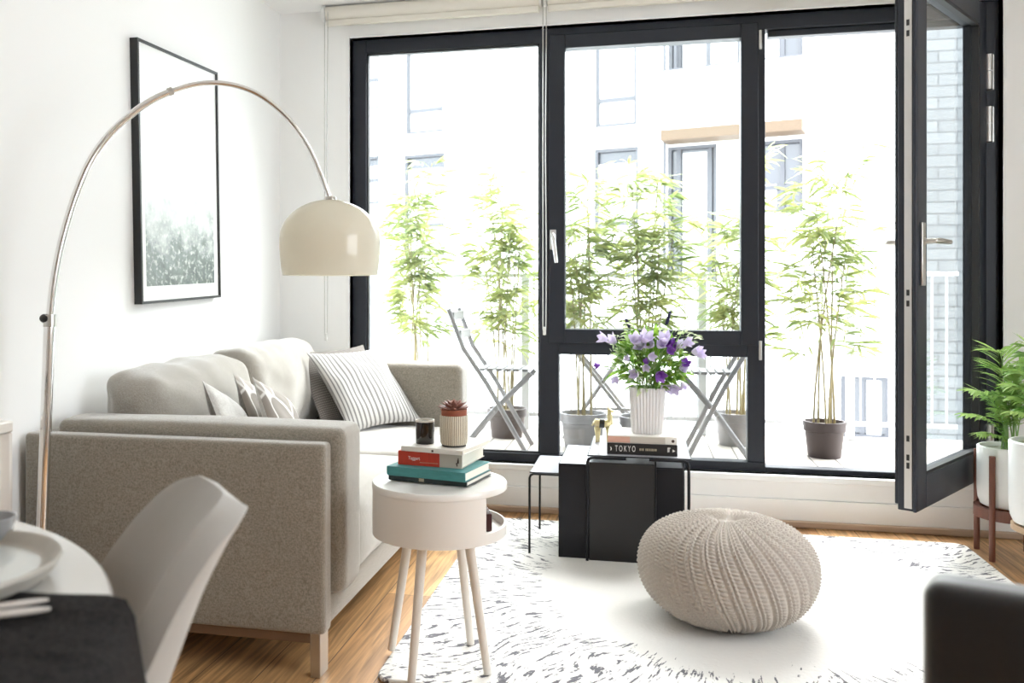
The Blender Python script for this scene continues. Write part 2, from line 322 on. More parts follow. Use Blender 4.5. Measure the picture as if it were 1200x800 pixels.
def _print(m, nt, b):
    """misty photograph of trees: dark foliage at the bottom fading to white"""
    b.inputs['Roughness'].default_value = 0.25; b.inputs['Coat Weight'].default_value = 0.0
    uv = N(nt, 'ShaderNodeUVMap'); sp = N(nt, 'ShaderNodeSeparateXYZ'); nt.links.new(uv.outputs[0], sp.inputs[0])
    mp = N(nt, 'ShaderNodeMapping'); mp.inputs['Scale'].default_value = (1.0, 1.55, 1); nt.links.new(uv.outputs[0], mp.inputs['Vector'])
    n1 = N(nt, 'ShaderNodeTexNoise'); n1.inputs['Scale'].default_value = 5; n1.inputs['Detail'].default_value = 8; n1.inputs['Roughness'].default_value = 0.65; nt.links.new(mp.outputs[0], n1.inputs['Vector'])
    n2 = N(nt, 'ShaderNodeTexNoise'); n2.inputs['Scale'].default_value = 26; n2.inputs['Detail'].default_value = 6; nt.links.new(mp.outputs[0], n2.inputs['Vector'])
    a = N(nt, 'ShaderNodeMath', operation='MULTIPLY_ADD'); a.inputs[1].default_value = -0.75; a.inputs[2].default_value = 0.62; nt.links.new(n1.outputs['Fac'], a.inputs[0])
    h = N(nt, 'ShaderNodeMath', operation='ADD'); nt.links.new(sp.outputs[1], h.inputs[0]); nt.links.new(a.outputs[0], h.inputs[1])
    cr = N(nt, 'ShaderNodeValToRGB'); e = cr.color_ramp
    e.elements[0].position = 0.22; e.elements[0].color = (0.085, 0.105, 0.10, 1)
    e.elements[1].position = 0.86; e.elements[1].color = (0.80, 0.81, 0.80, 1)
    x = e.elements.new(0.40); x.color = (0.19, 0.22, 0.215, 1)
    x = e.elements.new(0.56); x.color = (0.50, 0.53, 0.52, 1)
    nt.links.new(h.outputs[0], cr.inputs[0])
    mr = N(nt, 'ShaderNodeMapRange'); mr.inputs[1].default_value = 0.52; mr.inputs[2].default_value = 0.72; mr.inputs[3].default_value = 0; mr.inputs[4].default_value = 0.8; nt.links.new(n2.outputs['Fac'], mr.inputs[0])
    lo = N(nt, 'ShaderNodeMapRange'); lo.inputs[1].default_value = 0.55; lo.inputs[2].default_value = 0.25; nt.links.new(sp.outputs[1], lo.inputs[0])
    mm = N(nt, 'ShaderNodeMath', operation='MULTIPLY'); nt.links.new(mr.outputs[0], mm.inputs[0]); nt.links.new(lo.outputs[0], mm.inputs[1])
    c = N(nt, 'ShaderNodeMix', data_type='RGBA'); c.inputs[7].default_value = (0.74, 0.76, 0.72, 1); nt.links.new(cr.outputs[0], c.inputs[6]); nt.links.new(mm.outputs[0], c.inputs[0])
    nt.links.new(c.outputs[2], b.inputs['Base Color'])
M['print'] = ramp_mat('misty_tree_print', _print)

def _acr():
    m = bpy.data.materials.new('opal_acrylic'); m.use_nodes = True; nt = m.node_tree; nt.nodes.clear()
    o = N(nt, 'ShaderNodeOutputMaterial'); mx = N(nt, 'ShaderNodeMixShader'); mx.inputs[0].default_value = 0.55
    p = N(nt, 'ShaderNodeBsdfPrincipled'); p.inputs['Base Color'].default_value = (0.86, 0.83, 0.74, 1); p.inputs['Roughness'].default_value = 0.12; p.inputs['Coat Weight'].default_value = 0.4
    t = N(nt, 'ShaderNodeBsdfTranslucent'); t.inputs[0].default_value = (0.90, 0.87, 0.80, 1)
    nt.links.new(p.outputs[0], mx.inputs[1]); nt.links.new(t.outputs[0], mx.inputs[2]); nt.links.new(mx.outputs[0], o.inputs[0])
    return m
M['acrylic'] = _acr()

def _potstripe(m, nt, b):
    b.inputs['Roughness'].default_value = 0.6
    tc = N(nt, 'ShaderNodeTexCoord'); sp = N(nt, 'ShaderNodeSeparateXYZ'); nt.links.new(tc.outputs['Object'], sp.inputs[0])
    an = N(nt, 'ShaderNodeMath', operation='ARCTAN2'); nt.links.new(sp.outputs[1], an.inputs[0]); nt.links.new(sp.outputs[0], an.inputs[1])
    mu = N(nt, 'ShaderNodeMath', operation='MULTIPLY'); mu.inputs[1].default_value = 42/(2*PI)*1.0; nt.links.new(an.outputs[0], mu.inputs[0])
    wb = N(nt, 'ShaderNodeTexNoise'); wb.inputs['Scale'].default_value = 30; nt.links.new(tc.outputs['Object'], wb.inputs['Vector'])
    ad = N(nt, 'ShaderNodeMath', operation='MULTIPLY_ADD'); ad.inputs[1].default_value = 0.35; nt.links.new(wb.outputs['Fac'], ad.inputs[0]); nt.links.new(mu.outputs[0], ad.inputs[2])
    fr = N(nt, 'ShaderNodeMath', operation='FRACT'); nt.links.new(ad.outputs[0], fr.inputs[0])
    mr = N(nt, 'ShaderNodeMapRange'); mr.inputs[1].default_value = 0.28; mr.inputs[2].default_value = 0.40; nt.links.new(fr.outputs[0], mr.inputs[0])
    c = N(nt, 'ShaderNodeMix', data_type='RGBA'); c.inputs[6].default_value = (0.16, 0.13, 0.095, 1); c.inputs[7].default_value = (0.66, 0.60, 0.48, 1)
    nt.links.new(mr.outputs[0], c.inputs[0]); nt.links.new(c.outputs[2], b.inputs['Base Color'])
M['potstripe'] = ramp_mat('brushed_stripe_glaze', _potstripe)
M['wool'] = simple('pouf_wool', (0.50, 0.45, 0.40), 0.95, spec=0.1, sheen=0.25, bump=(350, 0.5, 0.003), vary=0.10, vscale=120)

# ------------------------------------------------------------------ mesh builder
class MB:
    def __init__(s): s.v = []; s.f = []; s.uv = {}; s.mi = []
    def add(s, vs, fs, uvs=None):
        o = len(s.v); s.v += [Vector(p) for p in vs]; s.f += [tuple(i + o for i in f) for f in fs]
        if uvs:
            for i, u in enumerate(uvs): s.uv[o + i] = u
        return s
    def box(s, x0, x1, y0, y1, z0, z1):
        return s.add([(x0,y0,z0),(x1,y0,z0),(x1,y1,z0),(x0,y1,z0),(x0,y0,z1),(x1,y0,z1),(x1,y1,z1),(x0,y1,z1)],
                     [(0,3,2,1),(4,5,6,7),(0,1,5,4),(1,2,6,5),(2,3,7,6),(3,0,4,7)])
    def obox(s, o, ax, ay, az):
        """box from corner o spanned by three vectors"""
        o, ax, ay, az = map(Vector, (o, ax, ay, az))
        return s.add([o, o+ax, o+ax+ay, o+ay, o+az, o+ax+az, o+ax+ay+az, o+ay+az],
                     [(0,3,2,1),(4,5,6,7),(0,1,5,4),(1,2,6,5),(2,3,7,6),(3,0,4,7)])
    def tube(s, pts, r, seg=10, closed=False, caps=True, flat=None):
        pts = [Vector(p) for p in pts]; n = len(pts)
        rs = r if isinstance(r, (list, tuple)) else [r]*n
        T = []
        for i in range(n):
            a = pts[(i-1) % n] if (closed or i > 0) else pts[0]; c = pts[(i+1) % n] if (closed or i < n-1) else pts[-1]
            T.append((c - a).normalized())
        up = Vector((0, 0, 1)) if abs(T[0].z) < 0.9 else Vector((1, 0, 0))
        nrm = (up - T[0]*up.dot(T[0])).normalized(); vs = []; fs = []
        for i in range(n):
            nrm = (nrm - T[i]*nrm.dot(T[i])).normalized(); bi = T[i].cross(nrm)
            for k in range(seg):
                a = 2*PI*k/seg; vs.append(pts[i] + (nrm*math.cos(a) + bi*math.sin(a)*(flat or 1))*rs[i])
        m = n if closed else n-1
        for i in range(m):
            for k in range(seg):
                a, b2 = i*seg + k, i*seg + (k+1) % seg; c, d = ((i+1) % n)*seg + (k+1) % seg, ((i+1) % n)*seg + k
                fs.append((a, b2, c, d))
        if caps and not closed:
            fs.append(tuple(range(seg-1, -1, -1))); fs.append(tuple((n-1)*seg + k for k in range(seg)))
        return s.add(vs, fs)
    def cyl(s, p0, p1, r0, r1=None, seg=24): return s.tube([p0, p1], [r0, r0 if r1 is None else r1], seg)
    def lathe(s, c, prof, seg=48, a0=0.0, a1=2*PI, closed=False, warp=None):
        """prof: list of (r, z); revolve about the z axis through c"""
        full = abs(a1 - a0 - 2*PI) < 1e-6; n = seg if full else seg + 1; vs = []; fs = []
        for k in range(n):
            a = a0 + (a1 - a0)*k/seg
            for r, z in prof:
                p = Vector((c[0] + r*math.cos(a), c[1] + r*math.sin(a), c[2] + z))
                vs.append(warp(p, a) if warp else p)
        m = len(prof); mm = m if closed else m-1
        for k in range(seg):
            k2 = (k+1) % n
            for i in range(mm):
                j = (i+1) % m
                fs.append((k*m+i, k2*m+i, k2*m+j, k*m+j))
        if closed and not full:
            fs.append(tuple(range(m))); fs.append(tuple((n-1)*m + i for i in range(m-1, -1, -1)))
        return s.add(vs, fs)
    def disc(s, c, r, seg=48, up=True):
        return s.add([(c[0]+r*math.cos(2*PI*k/seg), c[1]+r*math.sin(2*PI*k/seg), c[2]) for k in range(seg)], [tuple(range(seg)) if up else tuple(range(seg-1, -1, -1))])
    def prism(s, poly, ax, ay, o, depth):
        """extrude polygon (2-D in ax, ay about o) along vector depth"""
        ax, ay, o, depth = map(Vector, (ax, ay, o, depth)); n = len(poly)
        vs = [o + ax*p[0] + ay*p[1] for p in poly]; vs += [p + depth for p in vs]
        return s.add(vs, [tuple(range(n-1, -1, -1)), tuple(range(n, 2*n))] + [(i, (i+1) % n, (i+1) % n + n, i + n) for i in range(n)])
    def softbox(s, x0, x1, y0, y1, z0, z1, r=0.03, bx=0.0, by=0.0, bz=0.0, n=9, k=4, wr=0.0, seed=0, bzb=None):
        c = Vector(((x0+x1)/2, (y0+y1)/2, (z0+z1)/2)); d = Vector(((x1-x0)/2, (y1-y0)/2, (z1-z0)/2))
        def ticks(h):
            t = [-h + r*(1 - math.cos(PI/2*i/k)) for i in range(k)]
            inn = [-h + r + (2*h - 2*r)*i/n for i in range(n+1)]
            return t + inn + [-x for x in reversed(t)]
        tk = [ticks(d[i]) for i in range(3)]; idx = {}; vs = []; fs = []
        def vid(p):
            key = tuple(round(x, 6) for x in p)
            if key in idx: return idx[key]
            q = Vector([max(-(d[i]-r), min(d[i]-r, p[i])) for i in range(3)]); o = Vector(p) - q
            w = q + (o.normalized()*r if o.length > 1e-9 else o)
            u = [max(-1, min(1, w[i]/d[i])) for i in range(3)]
            f = lambda a, b: (1 - u[a]**2)*(1 - u[b]**2)
            w.x += math.copysign(bx*f(1, 2), p[0]) * (abs(u[0])) ; w.y += math.copysign(by*f(0, 2), p[1])*abs(u[1])
            w.z += math.copysign((bz if p[2] > 0 or bzb is None else bzb)*f(0, 1), p[2])*abs(u[2])
            if wr:
                pn = (w + c)*7.0 + Vector((seed*3.1, 0, 0)); nn = o.normalized() if o.length > 1e-9 else Vector((0, 0, 1))
                w += nn*wr*noise.noise(pn) + nn*wr*0.5*noise.noise(pn*2.3)
            idx[key] = len(vs); vs.append(w + c); return idx[key]
        for ax in range(3):
            a, b2 = (ax+1) % 3, (ax+2) % 3
            for sgn in (-1, 1):
                for i in range(len(tk[a])-1):
                    for j in range(len(tk[b2])-1):
                        q = []
                        for (ii, jj) in ((i, j), (i+1, j), (i+1, j+1), (i, j+1)):
                            p = [0, 0, 0]; p[ax] = sgn*d[ax]; p[a] = tk[a][ii]; p[b2] = tk[b2][jj]; q.append(vid(p))
                        if sgn < 0: q.reverse()
                        if len(set(q)) >= 3: fs.append(tuple(dict.fromkeys(q)))
        return s.add(vs, fs)
    def pillow(s, c, X, Y, w, h, t, n=22, seed=0, wr=0.012, side=0):
        """cushion in the plane of unit vectors X (width), Y (height); normal = X x Y"""
        X = Vector(X).normalized(); Y = Vector(Y); Y = (Y - X*Y.dot(X)).normalized(); Z = X.cross(Y); c = Vector(c); vs = []; fs = []; uvs = []
        for sg in ((1, -1) if side == 0 else (side,)):
            o = len(vs)
            for j in range(n+1):
                for i in range(n+1):
                    u, v = -1 + 2*i/n, -1 + 2*j/n
                    uu, vv = math.sin(u*PI/2)*0.35 + u*0.65, math.sin(v*PI/2)*0.35 + v*0.65
                    pin = 1 - 0.10*(1 - abs(vv)**2)*abs(uu)**3*1.0; pin2 = 1 - 0.10*(1 - abs(uu)**2)*abs(vv)**3
                    prof = ((1 - uu**2)**0.55)*((1 - vv**2)**0.55)
                    z = sg*t/2*prof + sg*wr*prof*noise.noise(Vector((uu*2.2 + seed*5, vv*2.2, sg*2)))
                    vs.append(c + X*(uu*w/2*pin) + Y*(vv*h/2*pin2) + Z*z); uvs.append((i/n, j/n))
            for j in range(n):
                for i in range(n):
                    q = (o + j*(n+1)+i, o + j*(n+1)+i+1, o + (j+1)*(n+1)+i+1, o + (j+1)*(n+1)+i)
                    fs.append(q if sg > 0 else q[::-1])
        return s.add(vs, fs, uvs)

def off_of(parent):
    o = Vector((0, 0, 0))
    while parent is not None: o = o + Vector(parent.location); parent = parent.parent
    return o
def make(name, mb, mat, parent=None, loc=None, sharp=38, bevel=0.0, bseg=2, sub=0, solid=0.0):
    """link mesh builder content (world coordinates) as one object"""
    org = Vector(loc) if loc is not None else (off_of(parent) if parent else Vector((0, 0, 0)))
    me = bpy.data.meshes.new(name); me.from_pydata([tuple(p - org) for p in mb.v], [], mb.f); me.update()
    if mb.uv:
        ul = me.uv_layers.new(name='UVMap')
        for lp in me.loops: ul.data[lp.index].uv = mb.uv.get(lp.vertex_index, (0, 0))
    mats = mat if isinstance(mat, (list, tuple)) else [mat]
    for m in mats: me.materials.append(m)
    for p in me.polygons: p.use_smooth = True
    me.set_sharp_from_angle(angle=math.radians(sharp))
    o = bpy.data.objects.new(name, me); COL.objects.link(o)
    if parent is not None: o.parent = parent
    else: o.location = org
    if solid:
        md = o.modifiers.new('Solidify', 'SOLIDIFY'); md.thickness = solid; md.offset = 0
    if bevel:
        md = o.modifiers.new('Bevel', 'BEVEL'); md.width = bevel; md.segments = bseg; md.limit_method = 'ANGLE'; md.angle_limit = math.radians(40)
    if sub:
        md = o.modifiers.new('Subdivision', 'SUBSURF'); md.levels = sub; md.render_levels = sub
    return o
def tag(o, label, cat, group=None):
    o['label'] = label; o['category'] = cat
    if group: o['group'] = group
    return o
def thing(name, loc, label, cat, group=None):
    o = bpy.data.objects.new(name, None); COL.objects.link(o); o.location = loc; o.empty_display_size = 0.1
    return tag(o, label, cat, group)
def struct(name, mb, mat, **kw):
    o = make(name, mb, mat, **kw)
    if o.parent is None: o['kind'] = 'structure'
    return o
def copy_tree(o, parent=None):
    c = o.copy(); COL.objects.link(c)
    if parent is not None: c.parent = parent
    for ch in list(o.children): copy_tree(ch, c)
    return c
def text_mesh(name, body, mat, parent, origin, xdir, ydir, size, depth=0.0004, width=None):
    cu = bpy.data.curves.new(name, 'FONT'); cu.body = body; cu.size = size; cu.extrude = depth
    tmp = bpy.data.objects.new(name, cu); COL.objects.link(tmp); bpy.context.view_layer.update()
    me = bpy.data.meshes.new_from_object(tmp.evaluated_get(bpy.context.evaluated_depsgraph_get()))
    bpy.data.objects.remove(tmp)
    xs = [v.co.x for v in me.vertices]; ys = [v.co.y for v in me.vertices]
    sx = (width/(max(xs) - min(xs))) if width else 1.0; x0 = min(xs); y0 = min(ys)
    X = Vector(xdir).normalized(); Y = Vector(ydir).normalized(); Zd = X.cross(Y); org = off_of(parent)
    for v in me.vertices:
        p = Vector(origin) + X*((v.co.x - x0)*sx) + Y*(v.co.y - y0) + Zd*v.co.z; v.co = p - org
    me.materials.clear(); me.materials.append(mat)
    o = bpy.data.objects.new(name, me); COL.objects.link(o); o.parent = parent
    return o

# ================================================================== SETTING
XL, YW, YF, ZC = -1.832, 4.318, 4.36, 2.51      # left wall, window wall face, window frame face, ceiling
XR, YR = 2.35, -2.8
FX0, FX1, FZ0, FZ1 = -1.452, 1.539, 0.234, 2.362
struct('floor', MB().box(XL-0.1, XR+0.1, YR-0.1, YW+0.22, -0.08, 0.0), M['floor'])
struct('ceiling', MB().box(XL-0.1, XR+0.1, YR-0.1, YW+0.22, ZC, ZC+0.12), M['ceiling'])
struct('wall_left', MB().box(XL-0.12, XL, YR-0.1, YW+0.22, 0, ZC), M['wall'])
RY0, RY1, RZ0, RZ1 = 0.55, 2.20, 0.85, 2.10     # opening added in the unseen right wall to let in fill light
wr = MB()
wr.box(XR, XR+0.12, YR-0.1, RY0, 0, ZC); wr.box(XR, XR+0.12, RY1, YW+0.22, 0, ZC); wr.box(XR, XR+0.12, RY0, RY1, 0, RZ0); wr.box(XR, XR+0.12, RY0, RY1, RZ1, ZC)
struct('wall_right', wr, M['wall'])
wf = MB()
wf.box(XL, FX0, YW, YW+0.22, 0, ZC); wf.box(FX1, XR, YW, YW+0.22, 0, ZC)
wf.box(FX0, FX1, YW, YW+0.22, FZ1, ZC); wf.box(FX0, FX1, YW, YW+0.22, 0, FZ0)
struct('wall_front', wf, M['wall'])
struct('wall_rear', MB().box(XL, XR, YR-0.12, YR, 0, ZC), M['wall'])
bb = MB(); bb.box(XL, XR, YW-0.014, YW, 0.03, 0.125); bb.box(XL, XR, YW-0.006, YW, 0.125, 0.205)
struct('baseboard_front', bb, M['trim'], bevel=0.003)
struct('trim_1', MB().box(XL, XR, YW-0.026, YW-0.0001, 0.0, 0.032), M['trimwood'], bevel=0.006)
struct('trim_2', MB().box(FX0-0.02, FX1+0.02, YW-0.022, YF+0.004, 0.205, FZ0), M['trim'], bevel=0.004)   # sill ledge
struct('baseboard_left', MB().box(XL, XL+0.014, YR, YW, 0, 0.09), M['trim'], bevel=0.003)
# white reveal beading around the frame
rv = MB(); rv.box(FX0-0.012, FX0, YW-0.004, YF+0.01, FZ0, FZ1+0.012); rv.box(FX1, FX1+0.012, YW-0.004, YF+0.01, FZ0, FZ1+0.012); rv.box(FX0, FX1, YW-0.004, YF+0.01, FZ1, FZ1+0.012)
struct('trim_3', rv, M['trim'], bevel=0.002)

# --- window frame, three bays
Y1 = YF + 0.075
mid1 = (-0.490, -0.365); mid2 = (0.452, 0.561); tr = (0.767, 0.891)
fr = MB()
fr.box(FX0, FX0+0.074, YF, Y1, FZ0, FZ1); fr.box(1.468, FX1, YF, Y1, FZ0, FZ1)
fr.box(FX0+0.074, 1.468, YF, Y1, 2.292, FZ1); fr.box(FX0+0.074, 0.561, YF, Y1, FZ0, 0.278); fr.box(0.561, 1.468, YF, Y1, FZ0, 0.258)
fr.box(-0.490, -0.395, YF, Y1, 0.278, 2.292); fr.box(0.482, 0.561, YF, Y1, 0.278, 2.292); fr.box(-0.395, 0.482, YF, Y1, tr[0], 0.845)
fr.box(0.575, 1.468, YF+0.02, Y1, 2.262, 2.292)
w1 = struct('window_1', fr, M['frame'], bevel=0.004)
gl = MB(); gl.box(FX0+0.074, -0.49, YF+0.035, YF+0.041, 0.278, 2.292)
make('pane', gl, M['glass'], w1)
gl = MB(); gl.box(-0.395, 0.482, YF+0.035, YF+0.041, 0.278, tr[0]); make('pane', gl, M['glass'], w1)
bd = MB()   # glazing beads, left bay
bd.box(FX0+0.074, FX0+0.082, YF+0.012, YF+0.034, 0.278, 2.292); bd.box(-0.498, -0.49, YF+0.012, YF+0.034, 0.278, 2.292); bd.box(FX0+0.074, -0.49, YF+0.012, YF+0.034, 2.284, 2.292); bd.box(FX0+0.074, -0.49, YF+0.012, YF+0.034, 0.278, 0.286)
make('glazing_bead', bd, M['frame_seal'], w1)
hk = MB()   # small pale hinge covers on the mullion
for z in (2.245, 0.80):
    pz = z
    hk.box(0.532, 0.545, YF-0.010, YF+0.002, pz-0.045, pz+0.045)
make('hinge_cover', hk, M['alu'], w1, bevel=0.003)
# opening sash in the middle bay
sx0, sx1, sz0, sz1 = -0.442, 0.530, 0.822, 2.325
gx0, gx1, gz0, gz1 = -0.365, 0.452, 0.891, 2.258
sa = MB(); sa.box(sx0, gx0, YF-0.012, Y1-0.01, sz0, sz1); sa.box(gx1, sx1, YF-0.012, Y1-0.01, sz0, sz1); sa.box(gx0, gx1, YF-0.012, Y1-0.01, gz1, sz1); sa.box(gx0, gx1, YF-0.012, Y1-0.01, sz0, gz0)
w2 = struct('window_2', sa, M['frame'], bevel=0.004)
make('pane', MB().box(gx0, gx1, YF+0.03, YF+0.036, gz0, gz1), M['glass'], w2)
hp = at_y(648, 272, YF-0.012)
hd = MB(); hd.box(hp.x-0.014, hp.x+0.016, YF-0.026, YF-0.012, hp.z-0.085, hp.z+0.012)
make('handle_plate', hd, M['alu'], w2, bevel=0.004)
hd = MB(); hd.tube([(hp.x+0.002, YF-0.020, hp.z-0.012), (hp.x+0.003, YF-0.055, hp.z-0.014), (hp.x+0.006, YF-0.062, hp.z-0.03), (hp.x+0.022, YF-0.062, hp.z-0.150)], [0.010, 0.010, 0.011, 0.009], 10)
make('handle', hd, M['chrome'], w2)

# --- open door leaf (structure)
H = Vector((1.478, 4.330, 0)); al = math.radians(57.2)
dv = Vector((-math.cos(al), -math.sin(al), 0)); ni = Vector((math.sin(al), -math.cos(al), 0)); UP = Vector((0, 0, 1))
LW, LZ0, LZ1, LT = 0.900, 0.262, 2.330, 0.068
def leaf_box(mb, s0, s1, z0, z1, t0, t1):    # s along leaf from hinge, t outward depth from the interior face
    return mb.obox(H + dv*s0 - ni*t0 + UP*z0, dv*(s1-s0), -ni*(t1-t0), UP*(z1-z0))
lf = MB(); ST = 0.098
leaf_box(lf, 0, ST, LZ0, LZ1, 0, LT); leaf_box(lf, LW-ST, LW, LZ0, LZ1, 0, LT); leaf_box(lf, ST, LW-ST, LZ0, LZ0+0.125, 0, LT); leaf_box(lf, ST, LW-ST, LZ1-ST, LZ1, 0, LT)
leaf_box(lf, LW, LW+0.012, LZ0, LZ1, 0, 0.012)           # interior rebate lip
leaf_box(lf, LW-0.02, LW-0.004, LZ0+0.02, LZ1-0.02, LT, LT+0.012)
d1 = struct('door_1', lf, M['frame'], bevel=0.003)
make('pane', leaf_box(MB(), ST, LW-ST, LZ0+0.125, LZ1-ST, 0.03, 0.036), M['glass'], d1)
gs = MB()
leaf_box(gs, ST, ST+0.012, LZ0+0.125, LZ1-ST, 0.002, 0.028); leaf_box(gs, LW-ST-0.012, LW-ST, LZ0+0.125, LZ1-ST, 0.002, 0.028); leaf_box(gs, ST, LW-ST, LZ0+0.125, LZ0+0.137, 0.002, 0.028); leaf_box(gs, ST, LW-ST, LZ1-ST-0.012, LZ1-ST, 0.002, 0.028)
make('glazing_seal', gs, M['frame_seal'], d1)
es = MB(); leaf_box(es, LW, LW+0.004, LZ0+0.01, LZ1-0.01, 0.018, 0.044)
ep = make('lock_strip', es, M['alu'], d1)
kb = MB()
for z in (0.42, 0.45, 0.52, 1.02, 1.06, 2.02, 2.06): leaf_box(kb, LW+0.004, LW+0.006, z, z+0.022, 0.026, 0.036)
make('lock_slot', kb, M['black'], ep)
def lever(side):
    t0 = 0.0 if side > 0 else LT; o = ni if side > 0 else -ni
    base = H + dv*(LW-0.045) - ni*t0; z = 1.262
    pl = MB(); pl.obox(base - dv*0.018 + UP*(z-0.165), dv*0.036, o*0.010, UP*0.235)
    hpz = make('handle_plate', pl, M['steel'], d1, bevel=0.003)
    lv = MB(); lv.tube([base + o*0.008 + UP*z, base + o*0.05 + UP*z, base + o*0.06 + UP*z - dv*0.012, base + o*0.06 + UP*z - dv*0.13], [0.011, 0.010, 0.011, 0.009], 10)
    make('handle', lv, M['steel'], hpz)
lever(1); lever(-1)
hg = MB()
for z in (2.045, 1.815, 0.42):
    hg.cyl((1.490, YF-0.02, z-0.082), (1.490, YF-0.02, z-0.004), 0.016, seg=14); hg.cyl((1.490, YF-0.02, z+0.0), (1.490, YF-0.02, z+0.072), 0.016, seg=14)
    hg.box(1.486, 1.512, YF-0.018, YF+0.002, z-0.082, z+0.072)
make('hinge', hg, M['alu'], d1)

# --- roller blinds under the ceiling
def blind(x0, x1, cx, cz0, label):
    t = thing('roller_blind', ((x0+x1)/2, 4.24, 2.47), label, 'blind')
    mb = MB(); mb.cyl((x0+0.02, 4.24, 2.468), (x1-0.012, 4.24, 2.468), 0.036, seg=32)
    make('fabric_roll', mb, M['blind'], t)
    make('bottom_bar', MB().box(x0+0.02, x1-0.012, 4.222, 4.247, 2.405, 2.434), M['blind'], t, bevel=0.005)
    make('end_cap', MB().cyl((x0, 4.24, 2.468), (x0+0.018, 4.24, 2.468), 0.038, seg=28).box(x0, x0+0.012, 4.23, YW, 2.46, 2.51), M['blind_white'], t)
    make('end_cap', MB().cyl((x1-0.011, 4.24, 2.468), (x1, 4.24, 2.468), 0.038, seg=28).box(x1-0.011, x1, 4.23, YW, 2.46, 2.51), M['blind_white'], t)
    ch = MB(); pts = []
    for i in range(13): pts.append((cx-0.007, 4.205, 2.47 - (2.47-cz0)*i/12))
    for i in range(7):
        a = PI + PI*i/6; pts.append((cx + 0.007*math.cos(a), 4.205, cz0 + 0.012*math.sin(a)))
    for i in range(13): pts.append((cx+0.007+0.002*math.sin(i*0.7), 4.205, cz0 + (2.47-cz0)*i/12))
    ch.tube(pts, 0.0022, 6)
    make('pull_chain', ch, M['chain'], t)
    make('chain_tensioner', MB().box(cx-0.007, cx+0.007, 4.20, 4.212, cz0-0.03, cz0+0.008), M['blind_white'], t, bevel=0.003)
pc = at_y(382, 392, 4.205); pd = at_y(637, 385, 4.205)
blind(-1.565, pd.x-0.012, pc.x, pc.z, 'cream roller blind rolled up above the leftmost fixed window bay')
blind(pd.x-0.004, 1.50, pd.x+0.004, pd.z, 'long cream roller blind rolled up above the openable window and balcony door')

# ================================================================== OUTSIDE
ZD = 0.22
dk = struct('balcony_deck', MB().box(-3.2, 2.6, YW+0.225, 5.62, ZD-0.06, ZD), M['deck'])
sw = struct('wall_outside', MB().box(1.74, 4.2, 6.30, 6.50, -6.0, 3.35), M['brick'])
struct('street_ground', MB().box(-40, 40, 5.7, 30, -6.1, -6.0), M['street'])

# railing
rl = thing('balcony_railing', (0, 5.5, ZD), 'grey metal balcony railing with thin vertical bars behind the bamboo', 'railing')
make('handrail', MB().box(-3.1, 1.73, 5.475, 5.525, 1.160, 1.185), M['rail'], rl, bevel=0.004)
make('bottom_rail', MB().box(-3.1, 1.73, 5.49, 5.51, 0.30, 0.325), M['rail'], rl)
for u in (437, 616, 823):
    p = at_y(u, 400, 5.5); make('post', MB().box(p.x-0.024, p.x+0.024, 5.475, 5.525, ZD, 1.16), M['rail'], rl, bevel=0.003)
make('post', MB().box(1.15, 1.19, 5.475, 5.525, ZD, 1.16), M['rail'], rl, bevel=0.003)
nb = 66
for i in range(nb):
    x = -2.45 + i*0.075
    if x < 1.72: make('bar', MB().cyl((x, 5.5, 0.325), (x, 5.5, 1.16), 0.006, seg=6), M['railbar'], rl)

# apartment block opposite
FO = at_d(700, 340, 15.0); FO.z = 0
FD = Vector((RT[0]*0.885 - FW[0]*0.466, RT[1]*0.885 - FW[1]*0.466, 0)).normalized(); FNr = Vector((FD.y, -FD.x, 0))
if FNr.dot(FO) > 0: FNr = -FNr
def fac(u, v):
    """facade coordinates (s, z) of a pixel on the facade plane"""
    r = ray(u, v); t = FO.dot(FNr)/r.dot(FNr) if abs(r.dot(FNr)) > 1e-9 else 0
    p = r*t; return ((p - FO).dot(FD), HC + r.z*t)
def fbox(mb, s0, s1, z0, z1, d0, d1):
    return mb.obox(FO + FD*s0 + FNr*d0 + UP*z0, FD*(s1-s0), FNr*(d1-d0), UP*(z1-z0))
ab = thing('apartment_building', FO + Vector((0, 0, -6)), 'white rendered apartment building across the street with grey windows and a balcony', 'building')
holes = []
def facade_window(u0, v0, u1, v1, bars=(), vbars=(), blind=None, name='window', fw=0.055):
    s0, z1 = fac(u0, v0); s1, _ = fac(u1, v0); _, z0 = fac(u0, v1)
    holes.append((s0, s1, z0, z1))
    mb = MB(); fbox(mb, s0, s0+fw, z0, z1, -0.16, -0.04); fbox(mb, s1-fw, s1, z0, z1, -0.16, -0.04); fbox(mb, s0+fw, s1-fw, z1-fw, z1, -0.16, -0.04); fbox(mb, s0+fw, s1-fw, z0, z0+fw, -0.16, -0.04)
    for b in bars:
        zb = z0 + (z1-z0)*b; fbox(mb, s0+fw, s1-fw, zb-fw*0.6, zb+fw*0.6, -0.16, -0.05)
    for b in vbars:
        sb = s0 + (s1-s0)*b; fbox(mb, sb-fw*0.6, sb+fw*0.6, z0+fw, z1-fw, -0.15, -0.06)
    w = make(name, mb, M['facade_frame'], ab)
    make('pane', fbox(MB(), s0+fw, s1-fw, z0+fw, z1-fw, -0.14, -0.12), M['facade_glass'], w)
    if blind:
        make('curtain', fbox(MB(), s0+fw + (s1-s0)*blind[0], s0 + (s1-s0)*blind[1] - fw, z0+fw, z0 + (z1-z0)*blind[2], -0.118, -0.10), M['facade_blind'], w)
facade_window(475, 60, 519, 158, bars=(0.28,), blind=(0, 1, 1.0))
facade_window(473, 182, 521, 300, bars=(0.3,), blind=(0, 1, 0.86))
facade_window(697, 44, 746, 150, bars=(0.30,), blind=(0, 1, 0.95))
facade_window(696, 175, 748, 300, bars=(0.3,), blind=(0, 1, 0.86))
